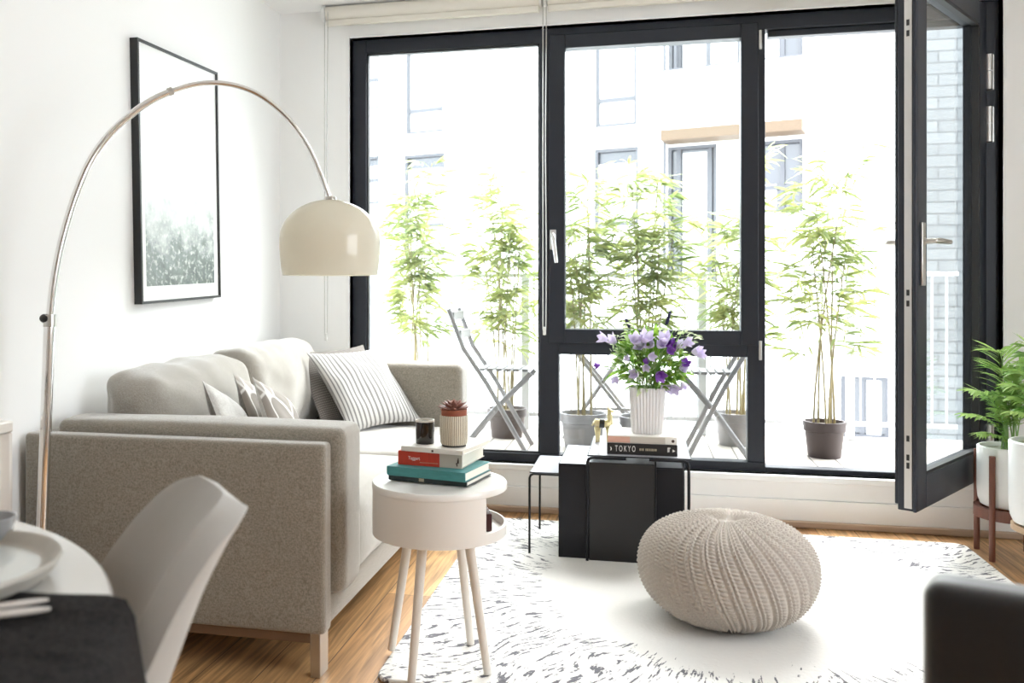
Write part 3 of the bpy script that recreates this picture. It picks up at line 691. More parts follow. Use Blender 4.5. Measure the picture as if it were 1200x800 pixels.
facade_window(783, 40, 868, 162, vbars=(0.14, 0.55), blind=(0.14, 1, 1.0))
facade_window(782, 172, 840, 330, vbars=(0.22, 0.85), blind=(0.22, 0.85, 0.95))
facade_window(880, 34, 941, 118, vbars=(0.6,), blind=(0, 0.6, 0.95))
facade_window(880, 166, 941, 250, vbars=(0.6,), bars=(0.35,), blind=(0, 0.55, 0.4))
facade_window(985, 440, 1042, 512, vbars=(0.2, 0.45), blind=(0.45, 0.92, 1.0))
facade_window(418, 60, 444, 130, bars=(0.5,), blind=(0, 1, 1.0))
facade_window(418, 184, 444, 240, bars=(0.5,), blind=(0, 1, 0.8))
# wall with openings: cut the wall into strips between hole edges
S0, S1, Z0f, Z1f = -14.0, 8.5, -6.0, 7.4
ss = sorted(set([S0, S1] + [h for q in holes for h in q[:2]])); zz = sorted(set([Z0f, Z1f] + [h for q in holes for h in q[2:]]))
wm = MB()
for i in range(len(ss)-1):
    j = 0
    while j < len(zz)-1:
        def blocked(jj):
            a = ((ss[i]+ss[i+1])/2, (zz[jj]+zz[jj+1])/2)
            return any(q[0] < a[0] < q[1] and q[2] < a[1] < q[3] for q in holes)
        if blocked(j): j += 1; continue
        k = j
        while k+1 < len(zz)-1 and not blocked(k+1): k += 1
        fbox(wm, ss[i], ss[i+1], zz[j], zz[k+1], -0.3, 0.0); j = k+1
make('wall', wm, M['render_white'], ab)
make('backing_wall', fbox(MB(), S0, S1, Z0f, Z1f, -0.5, -0.3), M['facade_glass'], ab)
a0, zt = fac(783, 160); a1, zt2 = fac(944, 150); 
bz = (zt + fac(783, 170)[1])/2
make('balcony_soffit', fbox(MB(), a0, a1, fac(783, 170)[1], fac(783, 158)[1], 0.0, 0.5), M['cedar'], ab)
make('balcony_parapet', fbox(MB(), a0, a1, fac(783, 158)[1], fac(783, 92)[1], 0.42, 0.50), M['render_white'], ab)
make('balcony_rail', fbox(MB(), a0, a1, fac(783, 92)[1], fac(783, 90)[1], 0.41, 0.51), M['facade_frame'], ab)
for u in (779, 792):
    s_, _ = fac(u, 100); make('downpipe', fbox(MB(), s_-0.02, s_+0.02, fac(u, 330)[1] if u < 780 else fac(u, 130)[1], fac(u, 40)[1] if u < 780 else fac(u, 42)[1], 0.0, 0.05), M['facade_frame'], ab)

# --- bamboo
def leaf(mb, base, d, L, W, droop, roll):
    d = Vector(d).normalized(); side = d.cross(UP)
    side = side.normalized() if side.length > 1e-3 else Vector((1, 0, 0))
    side = (Matrix.Rotation(roll, 3, d) @ side); up = side.cross(d)
    vs = []; ws = (0.12, 0.85, 1.0, 0.6, 0.0); ts = (0.0, 0.25, 0.5, 0.78, 1.0); base = Vector(base)
    for t, w in zip(ts, ws):
        c = base + d*L*t - UP*droop*L*t*t
        if w == 0: vs.append(c)
        else: vs += [c - side*W*w/2 + up*W*0.12*w, c, c + side*W*w/2 + up*W*0.12*w]
    fs = []
    for i in range(3): fs += [(3*i, 3*i+1, 3*i+4, 3*i+3), (3*i+1, 3*i+2, 3*i+5, 3*i+4)]
    fs += [(9, 10, 12), (10, 11, 12)]
    mb.add(vs, fs)
def bamboo(u, v_base, v_top, wpx, Y, n_culm, n_leaf, label, pot, pr, ph, seed, leaf_from=0.32):
    r = random.Random(seed); b = at_y(u, v_base, Y); x = b.x; top = at_y(u, v_top, Y).z; hw = wpx/2/FPX*Y
    t = thing('potted_bamboo', (x, Y, ZD), label, 'plant', 'bamboos on the balcony')
    prof = [(0.0, 0.0), (pr*0.78, 0.0), (pr*0.80, 0.012), (pr*0.93, ph*0.72), (pr*1.0, ph*0.74), (pr*1.02, ph), (pr*0.92, ph), (pr*0.90, ph*0.86), (0, ph*0.86)]
    p = make('pot', MB().lathe((x, Y, ZD), prof, 32), pot, t)
    make('soil', MB().disc((x, Y, ZD + ph*0.88), pr*0.9, 24), M['soil'], p)
    fm = MB()
    for k in range(n_culm):
        a = r.uniform(0, 2*PI); q = pr*0.6*math.sqrt(r.random()); bx, by = x + q*math.cos(a), Y + q*math.sin(a)*0.7
        hh = (top - ZD - ph*0.8)*r.uniform(0.66, 0.97) if k else (top - ZD - ph*0.8)*0.98
        tx, ty = bx + r.uniform(-0.55, 0.55)*hw, by + r.uniform(-0.10, 0.10)
        pts = []
        for i in range(9):
            f = i/8; pts.append(Vector((bx + (tx-bx)*f**1.5, by + (ty-by)*f**1.5, ZD + ph*0.82 + hh*f)))
        cm = MB(); cm.tube(pts, [0.0062*(1-0.72*i/8) for i in range(9)], 7)
        for i in range(1, 8):
            cm.tube([pts[i] - UP*0.004, pts[i], pts[i] + UP*0.004], [0.006*(1-0.7*i/8), 0.0082*(1-0.7*i/8), 0.006*(1-0.7*i/8)], 7)
        make('culm', cm, M['culm'], t)
        nl = int(n_leaf/n_culm); i = 0
        while i < nl:
            f = leaf_from + (1-leaf_from)*r.random()**0.85; idx = min(7, int(f*8)); c = pts[idx].lerp(pts[idx+1], f*8-idx)
            # a twig carrying a fan of leaves
            a = r.uniform(0, 2*PI); spread = hw*(1.0 - 0.50*f)*r.uniform(0.15, 1.0)
            e = c + Vector((math.cos(a)*spread, math.sin(a)*spread*0.6, r.uniform(0.02, 0.12)))
            fm.tube([c, (c+e)/2 + UP*0.015, e], [0.0016, 0.0014, 0.001], 4, caps=False)
            for q2 in range(r.randint(4, 8)):
                b2 = e.lerp(c, r.random()*0.55); a2 = a + r.uniform(-1.3, 1.3)
                leaf(fm, b2, (math.cos(a2), math.sin(a2)*0.8, r.uniform(-0.35, 0.55)), r.uniform(0.085, 0.175), r.uniform(0.011, 0.020), r.uniform(0.05, 0.5), r.uniform(-1.2, 1.2)); i += 1
    make('foliage', fm, M['bamboo'], t)
bamboo(493, 500, 186, 106, 5.16, 7, 900, 'bamboo behind the far arm of the sofa, leftmost on the balcony', M['pot_grey'], 0.13, 0.20, 11)
bamboo(594, 516, 192, 104, 5.18, 7, 900, 'bamboo in dark pot behind the left folding chair', M['pot_dark'], 0.115, 0.17, 12)
bamboo(683, 525, 188, 82, 4.93, 6, 640, 'bamboo in wide grey zinc pot beside the tall mullion of the openable window', M['pot_grey'], 0.125, 0.19, 13)
bamboo(752, 525, 190, 108, 4.93, 7, 900, 'bamboo directly behind the purple flower vase', M['pot_grey'], 0.12, 0.18, 14)
bamboo(862, 520, 186, 96, 5.20, 7, 760, 'bamboo in grey pot behind the right folding chair', M['pot_grey'], 0.115, 0.18, 15)
bamboo(966, 534, 182, 140, 4.915, 6, 720, 'bamboo in small brown plastic pot seen through the open doorway', M['pot_dark'], 0.102, 0.185, 17, 0.30)

# --- folding bistro chairs and table
def bistro(sgn, foot_back, foot_front, label, Y, D=0.27):
    """sgn +1: seat faces +x.  A leg: back top -> front foot ; B leg: seat front -> back foot"""
    xb, xf = foot_back, foot_front; W = abs(xf - xb); xm = (xb+xf)/2
    t = thing('folding_chair', (xm, Y, ZD), label, 'chair', 'folding bistro chairs on the balcony')
    top = Vector((xb - sgn*0.06, 0, ZD + 0.76)); seat_z = ZD + 0.43
    for k in (0, 1):
        y = Y + (0 if k == 0 else D)
        a = MB(); a.tube([(xf, y, ZD), (xb + (xf-xb)*0.42, y, ZD + 0.36), (xb + sgn*0.02, y, ZD + 0.55), (top.x, y, top.z)], 0.013, 8, flat=0.55)
        make('leg', a, M['bistro'], t)
        b = MB(); yy = y + (0.03 if k == 0 else -0.03); b.tube([(xb, yy, ZD), (xb + (xf-xb)*0.5, yy, ZD + 0.22), (xf + sgn*0.02, yy, seat_z - 0.01)], 0.013, 8, flat=0.55)
        make('leg', b, M['bistro'], t)
    s = MB()
    for i in range(6):
        xx = xb + (xf - xb)*(0.28 + 0.13*i); s.box(min(xx, xx+0.032*sgn), max(xx, xx+0.032*sgn), Y+0.01, Y+D-0.01, seat_z, seat_z + 0.014)
    make('seat', s, M['bistro'], t)
    bk = MB()
    for z in (0.60, 0.70):
        f = (z - 0.55)/(0.76-0.55); xx = xb + sgn*0.02 + (top.x - xb - sgn*0.02)*f
        bk.box(xx-0.008, xx+0.008, Y, Y+D, ZD+z, ZD+z+0.045)
    make('backrest', bk, M['bistro'], t)
    make('stretcher', MB().cyl((xm, Y, ZD+0.215), (xm, Y+D, ZD+0.215), 0.008, seg=8), M['bistro'], t)
bistro(1, -0.951, -0.593, 'grey folding bistro chair on the left, beyond the far sofa arm', 4.66)
bistro(-1, 0.535, 0.225, 'grey folding bistro chair on the right, behind the white flower vase', 4.70)
bt = thing('folding_table', (-0.30, 5.30, ZD), 'small grey folding bistro table with crossed legs between the two folding chairs', 'table')
tc_ = at_y(702, 382, 5.30)
make('tabletop', MB().box(tc_.x-0.20, tc_.x+0.32, 5.14, 5.44, 0.845, 0.865), M['bistro'], bt, bevel=0.004)
for y in (5.18, 5.40):
    x0 = tc_.x
    make('leg', MB().tube([(x0-0.23, y, 0.85), (x0+0.27, y, ZD)], 0.012, 8), M['bistro'], bt)
    make('leg', MB().tube([(x0+0.23, y+0.02, 0.85), (x0-0.20, y+0.02, ZD)], 0.012, 8), M['bistro'], bt)
make('stretcher', MB().cyl((tc_.x-0.05, 5.18, 0.40), (tc_.x+0.33, 5.18, 0.40), 0.009, seg=8), M['bistro'], bt)
gp = at_y(674, 386, 5.28)
pg = thing('potted_grass', (gp.x, 5.28, 0.865), 'small white pot of reddish grass standing on the folding balcony table', 'plant')
make('pot', MB().lathe((gp.x, 5.28, 0.865), [(0, 0), (0.040, 0), (0.050, 0.09), (0.046, 0.09), (0.044, 0.075), (0, 0.075)], 28), M['pot_white'], pg)
gm = MB(); r5 = random.Random(3)
for i in range(120):
    a = r5.uniform(0, 2*PI); leaf(gm, (gp.x + 0.03*math.cos(a)*r5.random(), 5.28 + 0.03*math.sin(a), 0.938), (math.cos(a)*0.5, math.sin(a)*0.5, 1), r5.uniform(0.06, 0.12), 0.006, 0.2, r5.uniform(-1, 1))
make('grass_blades', gm, simple('reddish_grass', (0.30, 0.16, 0.12), 0.7, vary=0.3, vscale=40), pg)

# ================================================================== RUG
RZ = 0.014
rc = Vector((0.35, 3.36, 0))
rug = MB(); rx0, rx1, ry0, ry1 = -0.72, 1.325, 2.345, 4.135
def rpoly():
    P = []
    for (a, b, c0) in ((rx1, ry1, 0), (rx0, ry1, PI/2), (rx0, ry0, PI), (rx1, ry0, 1.5*PI)):
        for k in range(5):
            t = c0 + PI/2*k/4; R0 = 0.05
            P.append((a - math.copysign(R0, a-0.3) + R0*math.cos(t), b - math.copysign(R0, b-3.2) + R0*math.sin(t)))
    return P
rug.prism(rpoly(), (1, 0, 0), (0, 1, 0), (0, 0, 0.001), (0, 0, RZ-0.001))
ro = make('area_rug', rug, M['rug'], loc=rc, bevel=0.005)
tag(ro, 'large white rug with charcoal flecks radiating around a plain centre on the oak floor', 'rug')

# ================================================================== SOFA
sf = thing('sofa', (-1.33, 3.3, 0), 'taupe linen sofa with loose cushions along the white left wall', 'sofa')
SX0, SX1, SY0, SY1 = -1.815, -0.862, 2.33, 4.285
make('base_rail', MB().softbox(SX0+0.02, SX1-0.004, SY0+0.055, SY1-0.055, 0.128, 0.215, 0.012, n=6, k=2), M['sofa'], sf)
make('side_panel', MB().softbox(SX0+0.005, SX1+0.005, SY0, SY0+0.062, 0.122, 0.653, 0.014, by=0.004, n=10, k=3), M['sofa'], sf)
make('side_panel', MB().softbox(SX0+0.005, SX1+0.005, SY1-0.062, SY1, 0.122, 0.68, 0.014, n=10, k=3), M['sofa'], sf)
make('back_panel', MB().softbox(SX0, SX0+0.075, SY0+0.01, SY1-0.01, 0.125, 0.645, 0.014, n=8, k=3), M['sofa'], sf)
make('arm_cushion', MB().softbox(SX0+0.065, SX1+0.038, SY0+0.066, SY0+0.235, 0.215, 0.687, 0.028, bx=0.002, by=0.006, bz=0.007, n=10, k=4, wr=0.003, seed=3), M['sofa'], sf)
make('arm_cushion', MB().softbox(SX0+0.09, SX1+0.045, SY1-0.235, SY1-0.066, 0.215, 0.735, 0.034, bx=0.004, by=0.006, bz=0.006, n=10, k=4, wr=0.003, seed=4), M['sofa'], sf)
ys = (SY0+0.238, 3.31, SY1-0.238)
for i in (0, 1):
    make('seat_cushion', MB().softbox(SX0+0.10, SX1+0.018, ys[i]+0.003, ys[i+1]-0.003, 0.217, 0.448, 0.045, bx=0.010, by=0.002, bz=0.022, n=10, k=4, wr=0.006, seed=i+6), M['sofa_lit'], sf)
for i in (0, 1):
    mb = MB().softbox(-1.705, -1.475, ys[i]+0.02 if i == 0 else ys[i]-0.02, ys[i+1]-0.02, 0.455, (0.812, 0.838)[i], 0.075, bx=0.045, by=0.012, bz=0.02, n=16, k=5, wr=0.015, seed=i*4+2)
    for p in mb.v:   # lean back a little, sag
        p.x -= (p.z-0.455)*0.10; p.x += 0.010*noise.noise(Vector((p.y*9 + p.z*6, p.z*2.5, i*2.0))); p.z += 0.006*noise.noise(Vector((p.y*13, p.x*4, 5.0))); p.z += 0.018*noise.noise(Vector((p.x*3, p.y*2.6, i*3.0)))
    make('back_cushion', mb, M['sofa_lit'], sf, sub=1)
lx = at_z(373, 797, 0)
for (x, y) in ((SX1-0.035, SY0+0.03), (SX1-0.035, SY1-0.09), (SX0+0.06, SY0+0.03), (SX0+0.06, SY1-0.09)):
    make('leg', MB().box(x-0.006, x+0.024, y-0.02, y+0.045, 0.0, 0.128), M['steel'], sf, bevel=0.002)
make('cross_rail', MB().box(SX0+0.05, SX1-0.02, SY0+0.012, SY0+0.03, 0.095, 0.124), simple('shadow_brown_rail', (0.15, 0.085, 0.045), 0.5, vary=0.2, vscale=10), sf)  # rail colour darkened to paint the shadow strip under the sofa

# --- cushions on the sofa
def cushion(name, c, X, Y, w, h, t, mat, label, grp=None, seed=0, back=None):
    mb = MB().pillow(c, X, Y, w, h, t, seed=seed, side=1 if back else 0)
    o = make('front_panel' if back else name, mb, mat) if not back else None
    if back:
        root = thing(name, c, label, 'cushion', grp)
        make('front_panel', mb, mat, root, sharp=180)
        make('back_panel', MB().pillow(c, X, Y, w, h, t, seed=seed, side=-1), back, root, sharp=180)
        return root
    org = Vector(c)
    for v in o.data.vertices: v.co -= org
    o.location = org
    return tag(o, label, 'cushion', grp)
bl, brr = Vector((-1.215, 3.635, 0.462)), Vector((-1.035, 3.985, 0.462)); tl, trr = Vector((-1.475, 3.80, 0.775)), Vector((-1.25, 4.12, 0.785))
Xc = (brr - bl) + (trr - tl); Yc = (tl + trr) - (bl + brr); cc = (bl + brr + tl + trr)/4
cushion('throw_cushion', cc + Vector((0.012, 0.0, 0.014)), Xc, Yc, 0.445, 0.445, 0.105, M['stripe'], 'white cushion with thin grey stripes leaning in front at the far end of the sofa', seed=1)
nz_ = Vector(Xc).normalized().cross(Vector(Yc).normalized())
cushion('throw_cushion', cc + Vector((-0.045, 0.015, 0.066)) - nz_*0.088, Xc, Yc + Vector((-0.02, 0, 0.13)), 0.46, 0.45, 0.085, M['check'], 'brown checked cushion tucked behind the grey striped one', seed=2)
def small_cushion(ua, va, xa, front, back, label, seed, lean=0.5, yaw=0.0, s=0.34, roll=24):
    apex = at_x(ua, va, xa)       # upper near corner
    X = Vector((math.sin(yaw), math.cos(yaw), 0)); nrm = Vector((X.y, -X.x, 0))
    Y = (UP + -nrm*lean).normalized()
    ro_ll = math.radians(roll); X, Y = X*math.cos(ro_ll) - Y*math.sin(ro_ll), Y*math.cos(ro_ll) + X*math.sin(ro_ll)      # slumped, one corner up
    c = apex + X*s/2*0.97 - Y*s/2*0.97
    cushion('throw_cushion', c, X, Y, s, s, 0.088, front, label, seed=seed, back=back)
small_cushion(238, 447, -1.375, M['white_linen'], M['taupe_linen'], 'pale plain cushion on the sofa nearest the front arm', 3, 0.50, -0.24, 0.30)
small_cushion(274, 438, -1.395, M['leafprint'], M['taupe_linen'], 'leaf-print cushion with its corner up, in the middle of the three small sofa cushions', 4, 0.50, -0.14, 0.31)
small_cushion(297, 443, -1.270, M['leafprint'], M['white_linen'], 'leaf-print cushion farthest from the front arm among the small sofa cushions', 5, 0.50, -0.14, 0.30)

# ================================================================== ARC LAMP
base = at_y(47, 690, 2.16); base.z = 0
pole_top = at_y(58.5, 370, 2.2)
lamp = thing('arc_floor_lamp', (base.x, 2.2, 0), 'chrome arc floor lamp with cream dome shade reaching over the sofa', 'lamp')
bxl = at_y(46, 700, 2.18); bxl.z = 0
make('base', MB().lathe((bxl.x, 2.17, 0), [(0, 0), (0.13, 0), (0.135, 0.008), (0.135, 0.034), (0.128, 0.042), (0.02, 0.045), (0, 0.045)], 48), M['chrome'], lamp)
make('pole', MB().tube([(bxl.x, 2.17, 0.04), (pole_top.x, pole_top.y, pole_top.z)], 0.0155, 24), M['chrome'], lamp)
kn = at_y(53, 373, 2.19)
make('knob', MB().tube([kn + Vector((q, 0, 0)) for q in (-0.013, -0.012, -0.006, 0.006, 0.012, 0.013)], [0.006, 0.009, 0.0125, 0.0125, 0.009, 0.006], 20), M['black'], lamp)
make('collar', MB().cyl(pole_top - UP*0.03, pole_top + UP*0.004, 0.0175, seg=20), M['steel'], lamp)
shade_c = at_d(387, 290, 2.83)
pix = [(58.5, 372), (61, 345), (66, 312), (75, 272), (88, 230), (105, 190), (126, 160), (150, 137), (175, 119), (200, 107), (225, 99.5), (250, 97), (275, 100), (300, 109), (322, 124), (343, 145), (361, 172), (375, 203), (386, 231)]
n = len(pix); arc = []
d_a = pole_top.x*FW[0] + pole_top.y*FW[1]
for i, (u, v) in enumerate(pix):
    f = (u - pix[0][0])/(pix[-1][0] - pix[0][0]); invd = (1-f)/d_a + f/2.83
    arc.append(at_d(u, v, 1/invd))
# smooth the curve (Catmull-Rom) then sweep in two tubes: thick lower, thin upper
def cr(P, m=6):
    out = []
    for i in range(len(P)-1):
        p0, p1, p2, p3 = P[max(i-1, 0)], P[i], P[i+1], P[min(i+2, len(P)-1)]
        for k in range(m):
            t = k/m; out.append(0.5*((2*p1) + (p2-p0)*t + (2*p0-5*p1+4*p2-p3)*t*t + (3*p1-p0-3*p2+p3)*t**3))
    return out + [P[-1]]
j = 9
make('lower_arm', MB().tube(cr(arc[:j+1]), 0.0105, 16), M['chrome'], lamp)
make('upper_arm', MB().tube(cr(arc[j:]), 0.0078, 16), M['chrome'], lamp)
cl = arc[j]; make('joint_collar', MB().cyl(cl - (arc[j+1]-arc[j-1]).normalized()*0.008, cl + (arc[j+1]-arc[j-1]).normalized()*0.006, 0.0122, seg=18), M['steel'], lamp)
sc_ = shade_c; ztop = at_d(387, 234, 2.83).z; zbot = at_d(387, 322.5, 2.83).z; R0 = 0.160; zc_ = at_d(387, 281, 2.83).z
prof = []
for i in range(22):
    a = math.radians(90 - i*(90+34)/21.0*1.0); rr = R0*math.cos(a); zv = zc_ + (ztop - zc_)*math.sin(a) if a > 0 else zc_ + (zc_ - zbot)/math.sin(math.radians(34))*math.sin(a)
    if a < 0: rr = R0*(1 - 0.06*(math.sin(a)/math.sin(math.radians(34)))**2)
    prof.append((max(rr, 0.0), zv))
inner = [(max(r_-0.004, 0), z_ - (0.004 if i < 6 else 0)) for i, (r_, z_) in enumerate(prof)][::-1]
sh = make('shade', MB().lathe((sc_.x, sc_.y, 0), prof + inner, 64), M['acrylic'], lamp, sharp=60)
make('shade_cap', MB().lathe((sc_.x, sc_.y, ztop), [(0, 0.012), (0.016, 0.011), (0.021, 0.004), (0.021, -0.002), (0, -0.002)], 28), M['steel'], sh)
make('socket', MB().cyl((sc_.x, sc_.y, ztop-0.004), (sc_.x, sc_.y, ztop-0.07), 0.019, seg=18), M['black'], sh)

# ================================================================== PICTURE
ang = math.radians(1.9); pc_ = Vector((XL, 3.262, 1.527)); ey = Vector((0, math.cos(ang), math.sin(ang))); ez = Vector((0, -math.sin(ang), math.cos(ang))); ex = Vector((1, 0, 0))
PW, PH, PT, PD = 0.632, 0.978, 0.010, 0.032
pf = thing('framed_picture', pc_, 'black framed print of misty trees hanging on the left wall', 'picture')
def pbox(mb, a0, a1, b0, b1, d0, d1): return mb.obox(pc_ + ey*a0 + ez*b0 + ex*d0, ex*(d1-d0), ey*(a1-a0), ez*(b1-b0))
mb = MB(); pbox(mb, -PW/2, -PW/2+PT, -PH/2, PH/2, 0, PD); pbox(mb, PW/2-PT, PW/2, -PH/2, PH/2, 0, PD); pbox(mb, -PW/2+PT, PW/2-PT, PH/2-PT, PH/2, 0, PD); pbox(mb, -PW/2+PT, PW/2-PT, -PH/2, -PH/2+PT, 0, PD)
make('frame', mb, M['black'], pf)
make('mount', pbox(MB(), -PW/2+PT, PW/2-PT, -PH/2+PT, PH/2-PT, 0.004, PD-0.008), simple('mount_board', (0.84, 0.84, 0.83), 0.35), pf)
a0, a1, b0, b1 = -PW/2+0.045, PW/2-0.045, -PH/2+0.065, PH/2-0.10; d = PD-0.0075
make('print', MB().add([pc_ + ey*a0 + ez*b0 + ex*d, pc_ + ey*a1 + ez*b0 + ex*d, pc_ + ey*a1 + ez*b1 + ex*d, pc_ + ey*a0 + ez*b1 + ex*d], [(0, 1, 2, 3)], [(0, 0), (1, 0), (1, 1), (0, 1)]), M['print'], pf)

# ================================================================== RADIATOR
rd = thing('radiator', (-1.77, 1.7, 0.12), 'cream panel radiator on the left wall behind the dining table', 'radiator')
x = -1.725; prof = []; yy = 1.05
mb = MB(); poly = []
Yr0, Yr1 = 1.05, 2.175
pts = []
k = 0; y_ = Yr0 + 0.02
while y_ < Yr1 - 0.03:
    pts += [(y_, 0.0), (y_+0.018, 0.0), (y_+0.026, -0.017), (y_+0.034, -0.017)]; y_ += 0.040
pts += [(Yr1-0.012, 0.0)]
poly = [(Yr0, -0.03)] + [(Yr0, 0.0)] + pts + [(Yr1, 0.0), (Yr1, -0.03)]
mb.prism([(p[0], p[1]) for p in poly], (0, 1, 0), (1, 0, 0), (x, 0, 0.15), (0, 0, 0.53))
make('front_panel', mb, M['radiator'], rd, bevel=0.002)
make('top_grille', MB().box(-1.815, x+0.004, Yr0, Yr1, 0.682, 0.715), M['radiator'], rd, bevel=0.006)
make('side_cover', MB().box(-1.815, x-0.004, Yr1-0.008, Yr1, 0.15, 0.69), M['radiator'], rd, bevel=0.003)
make('side_cover', MB().box(-1.815, x-0.004, Yr0, Yr0+0.008, 0.15, 0.69), M['radiator'], rd, bevel=0.003)
make('bottom_rail', MB().box(-1.831, x+0.002, Yr0, Yr1, 0.135, 0.152), M['radiator'], rd, bevel=0.003)

# ================================================================== DINING TABLE
def circ(p, q, r):
    ax, ay, bx, by, cx, cy = *p, *q, *r; d = 2*(ax*(by-cy) + bx*(cy-ay) + cx*(ay-by))
    ux = ((ax*ax+ay*ay)*(by-cy) + (bx*bx+by*by)*(cy-ay) + (cx*cx+cy*cy)*(ay-by))/d
    uy = ((ax*ax+ay*ay)*(cx-bx) + (bx*bx+by*by)*(ax-cx) + (cx*cx+cy*cy)*(bx-ax))/d
    return ux, uy, math.hypot(ax-ux, ay-uy)
TZ = 0.74
DX, DY, DR = circ(at_z(20, 609, TZ)[:2], at_z(97, 640, TZ)[:2], at_z(132, 687, TZ)[:2])
print('dining table', DX, DY, DR)
dt = thing('dining_table', (DX, DY, 0), 'round white dining table with pedestal foot at the lower left', 'table')
make('tabletop', MB().lathe((DX, DY, TZ), [(0, 0), (DR-0.004, 0), (DR, -0.004), (DR-0.003, -0.010), (DR-0.035, -0.024), (0, -0.026)], 128), M['tabletop'], dt)
make('pedestal', MB().lathe((DX, DY, 0), [(0, 0), (0.29, 0), (0.29, 0.008), (0.20, 0.025), (0.08, 0.10), (0.045, 0.25), (0.04, 0.45), (0.06, 0.62), (0.12, 0.714), (0, 0.714)], 64), M['tabletop'], dt)
# table runner: a strip of cloth lying over the table and falling over its near right edge
def runner():
    mb = MB(); e = at_z(97, 697, TZ+0.004); e2 = at_z(20, 694, TZ+0.004)
    A = Vector((e.x, e.y, 0)); u = (A - Vector((e2.x, e2.y, 0))).normalized()        # along the far edge, towards the rim
    w = Vector((u.y, -u.x, 0))                                                        # towards the camera
    if w.y > 0: w = -w
    vs = []; na, nb2 = 60, 44; L0, L1, Wd = -0.95, 0.30, 0.46
    for i in range(na+1):
        for j2 in range(nb2+1):
            s_ = L0 + (L1-L0)*i/na; q = Wd*j2/nb2
            p = A + u*s_ + w*q
            # distance past the rim along u (arc length) -> fold over
            rel = Vector((p.x-DX, p.y-DY)); 
            # param where line A+w*q + u*t hits the circle
            o2 = Vector(((A + w*q).x - DX, (A + w*q).y - DY)); b_ = o2.dot(Vector((u.x, u.y))); c_ = o2.length_squared - (DR+0.001)**2
            disc = b_*b_ - c_; t1 = -b_ + math.sqrt(disc) if disc > 0 else -b_
            z = TZ + 0.0035; ex_ = s_ - t1
            cr_ = abs(((q*9.5 + 0.05*noise.noise(Vector((s_*3, q*2, 7)))) % 1.0) - 0.5); wrk = 0.0035*math.exp(-(cr_/0.07)**2) + 0.0022*noise.noise(Vector((q*18, s_*5, 0))) + 0.001*noise.noise(Vector((q*60, s_*20, 3)))
            if ex_ > 0:
                rb = 0.022; th_ = min(ex_/rb, PI/2); drop = max(0, ex_ - rb*PI/2)
                hor = rb*math.sin(th_) + drop*0.16; ver = rb*(1-math.cos(th_)) + drop*0.985
                fold = 0.012*math.sin(q*34)*min(1, drop*5)
                p = A + w*q + u*(t1 + hor + fold); z -= ver
            if disc <= 0.0 or q > 10: pass
            vs.append(Vector((p.x, p.y, z + wrk)))
    fs = [(i*(nb2+1)+j2, i*(nb2+1)+j2+1, (i+1)*(nb2+1)+j2+1, (i+1)*(nb2+1)+j2) for i in range(na) for j2 in range(nb2)]
    fs = [f[::-1] for f in fs]
    mb.add(vs, fs); return mb
ro_ = make('table_runner', runner(), M['cloth'], loc=(DX, DY, TZ), sharp=180, solid=0.003)
tag(ro_, 'charcoal linen runner draped over the edge of the round white dining table', 'tablecloth')
# plate
pe = at_z(73, 656, TZ+0.02); pl_ = at_z(-64, 668, TZ+0.02)
PR = 0.142
pcx = Vector((pe.x, pe.y, 0)) + (Vector((pl_.x - pe.x, pl_.y - pe.y, 0)).normalized())*PR
plt = thing('dinner_plate', (pcx.x, pcx.y, TZ), 'grey stoneware plate with raised rim lying on the white dining table', 'plate')
make('body', MB().lathe((pcx.x, pcx.y, TZ+0.0085), [(0, 0), (0.115, 0), (0.132, 0.003), (PR, 0.018), (PR-0.002, 0.022), (PR-0.007, 0.0205), (0.128, 0.012), (0.120, 0.009), (0, 0.0085)], 80), M['stoneware'], plt)
make('glaze', MB().lathe((pcx.x, pcx.y, TZ+0.0177), [(0, 0.0004), (0.112, 0.0004), (0.118, 0.0)], 64), M['glaze'], plt)
# smoked tumbler at the very left
tb = at_z(-13, 648, TZ)
make('tumbler', MB().lathe((tb.x, tb.y, TZ+0.001), [(0, 0), (0.018, 0), (0.022, 0.004), (0.033, 0.046), (0.0305, 0.046), (0.020, 0.008), (0, 0.008)], 48), M['bowl_glass'], loc=(tb.x, tb.y, TZ))
tag(bpy.data.objects['tumbler'], 'grey smoked glass tumbler behind the plate at the left picture edge', 'glass')
def cutlery(name, p_end, dirv, L, w, mat, label, cat, z):
    d = Vector((dirv[0], dirv[1], 0)).normalized(); sd = Vector((-d.y, d.x, 0)); vs = []; m = 18; mb = MB(); pts = []; rs = []
    for i in range(m+1):
        f = i/m; pts.append(Vector((p_end.x, p_end.y, z)) - d*(L*f)); rs.append(w*(0.35 + 0.65*math.sin(min(1, f*6 + 0.08)*PI/2))*(1 - 0.35*f))
    mb.tube(pts, rs, 12, flat=1.0)
    for v in mb.v: v.z = z + (v.z - z)*0.42
    o = make(name, mb, mat, loc=(p_end.x, p_end.y, z)); return tag(o, label, cat)
e1, e1b = at_z(57, 705, TZ+0.01), at_z(0, 713, TZ+0.01); e2_, e2b = at_z(59, 716.5, TZ+0.01), at_z(0, 723, TZ+0.01)
cutlery('fork', e1, (e1-e1b)[:2], 0.17, 0.0075, M['cutlery'], 'pale cutlery handle lying on the charcoal runner, the one nearer the plate', 'fork', TZ+0.0125)
cutlery('knife', e2_, (e2_-e2b)[:2], 0.19, 0.0082, M['cutlery'], 'pale cutlery handle lying on the charcoal runner, the one farther from the plate', 'knife', TZ+0.0130)
e3, e3b = at_z(60, 634, TZ+0.004), at_z(18, 638, TZ+0.004)
cutlery('spoon', e3, (e3-e3b)[:2], 0.15, 0.006, M['spoon'], 'steel spoon lying on the bare white table top beyond the plate', 'spoon', TZ+0.0035)

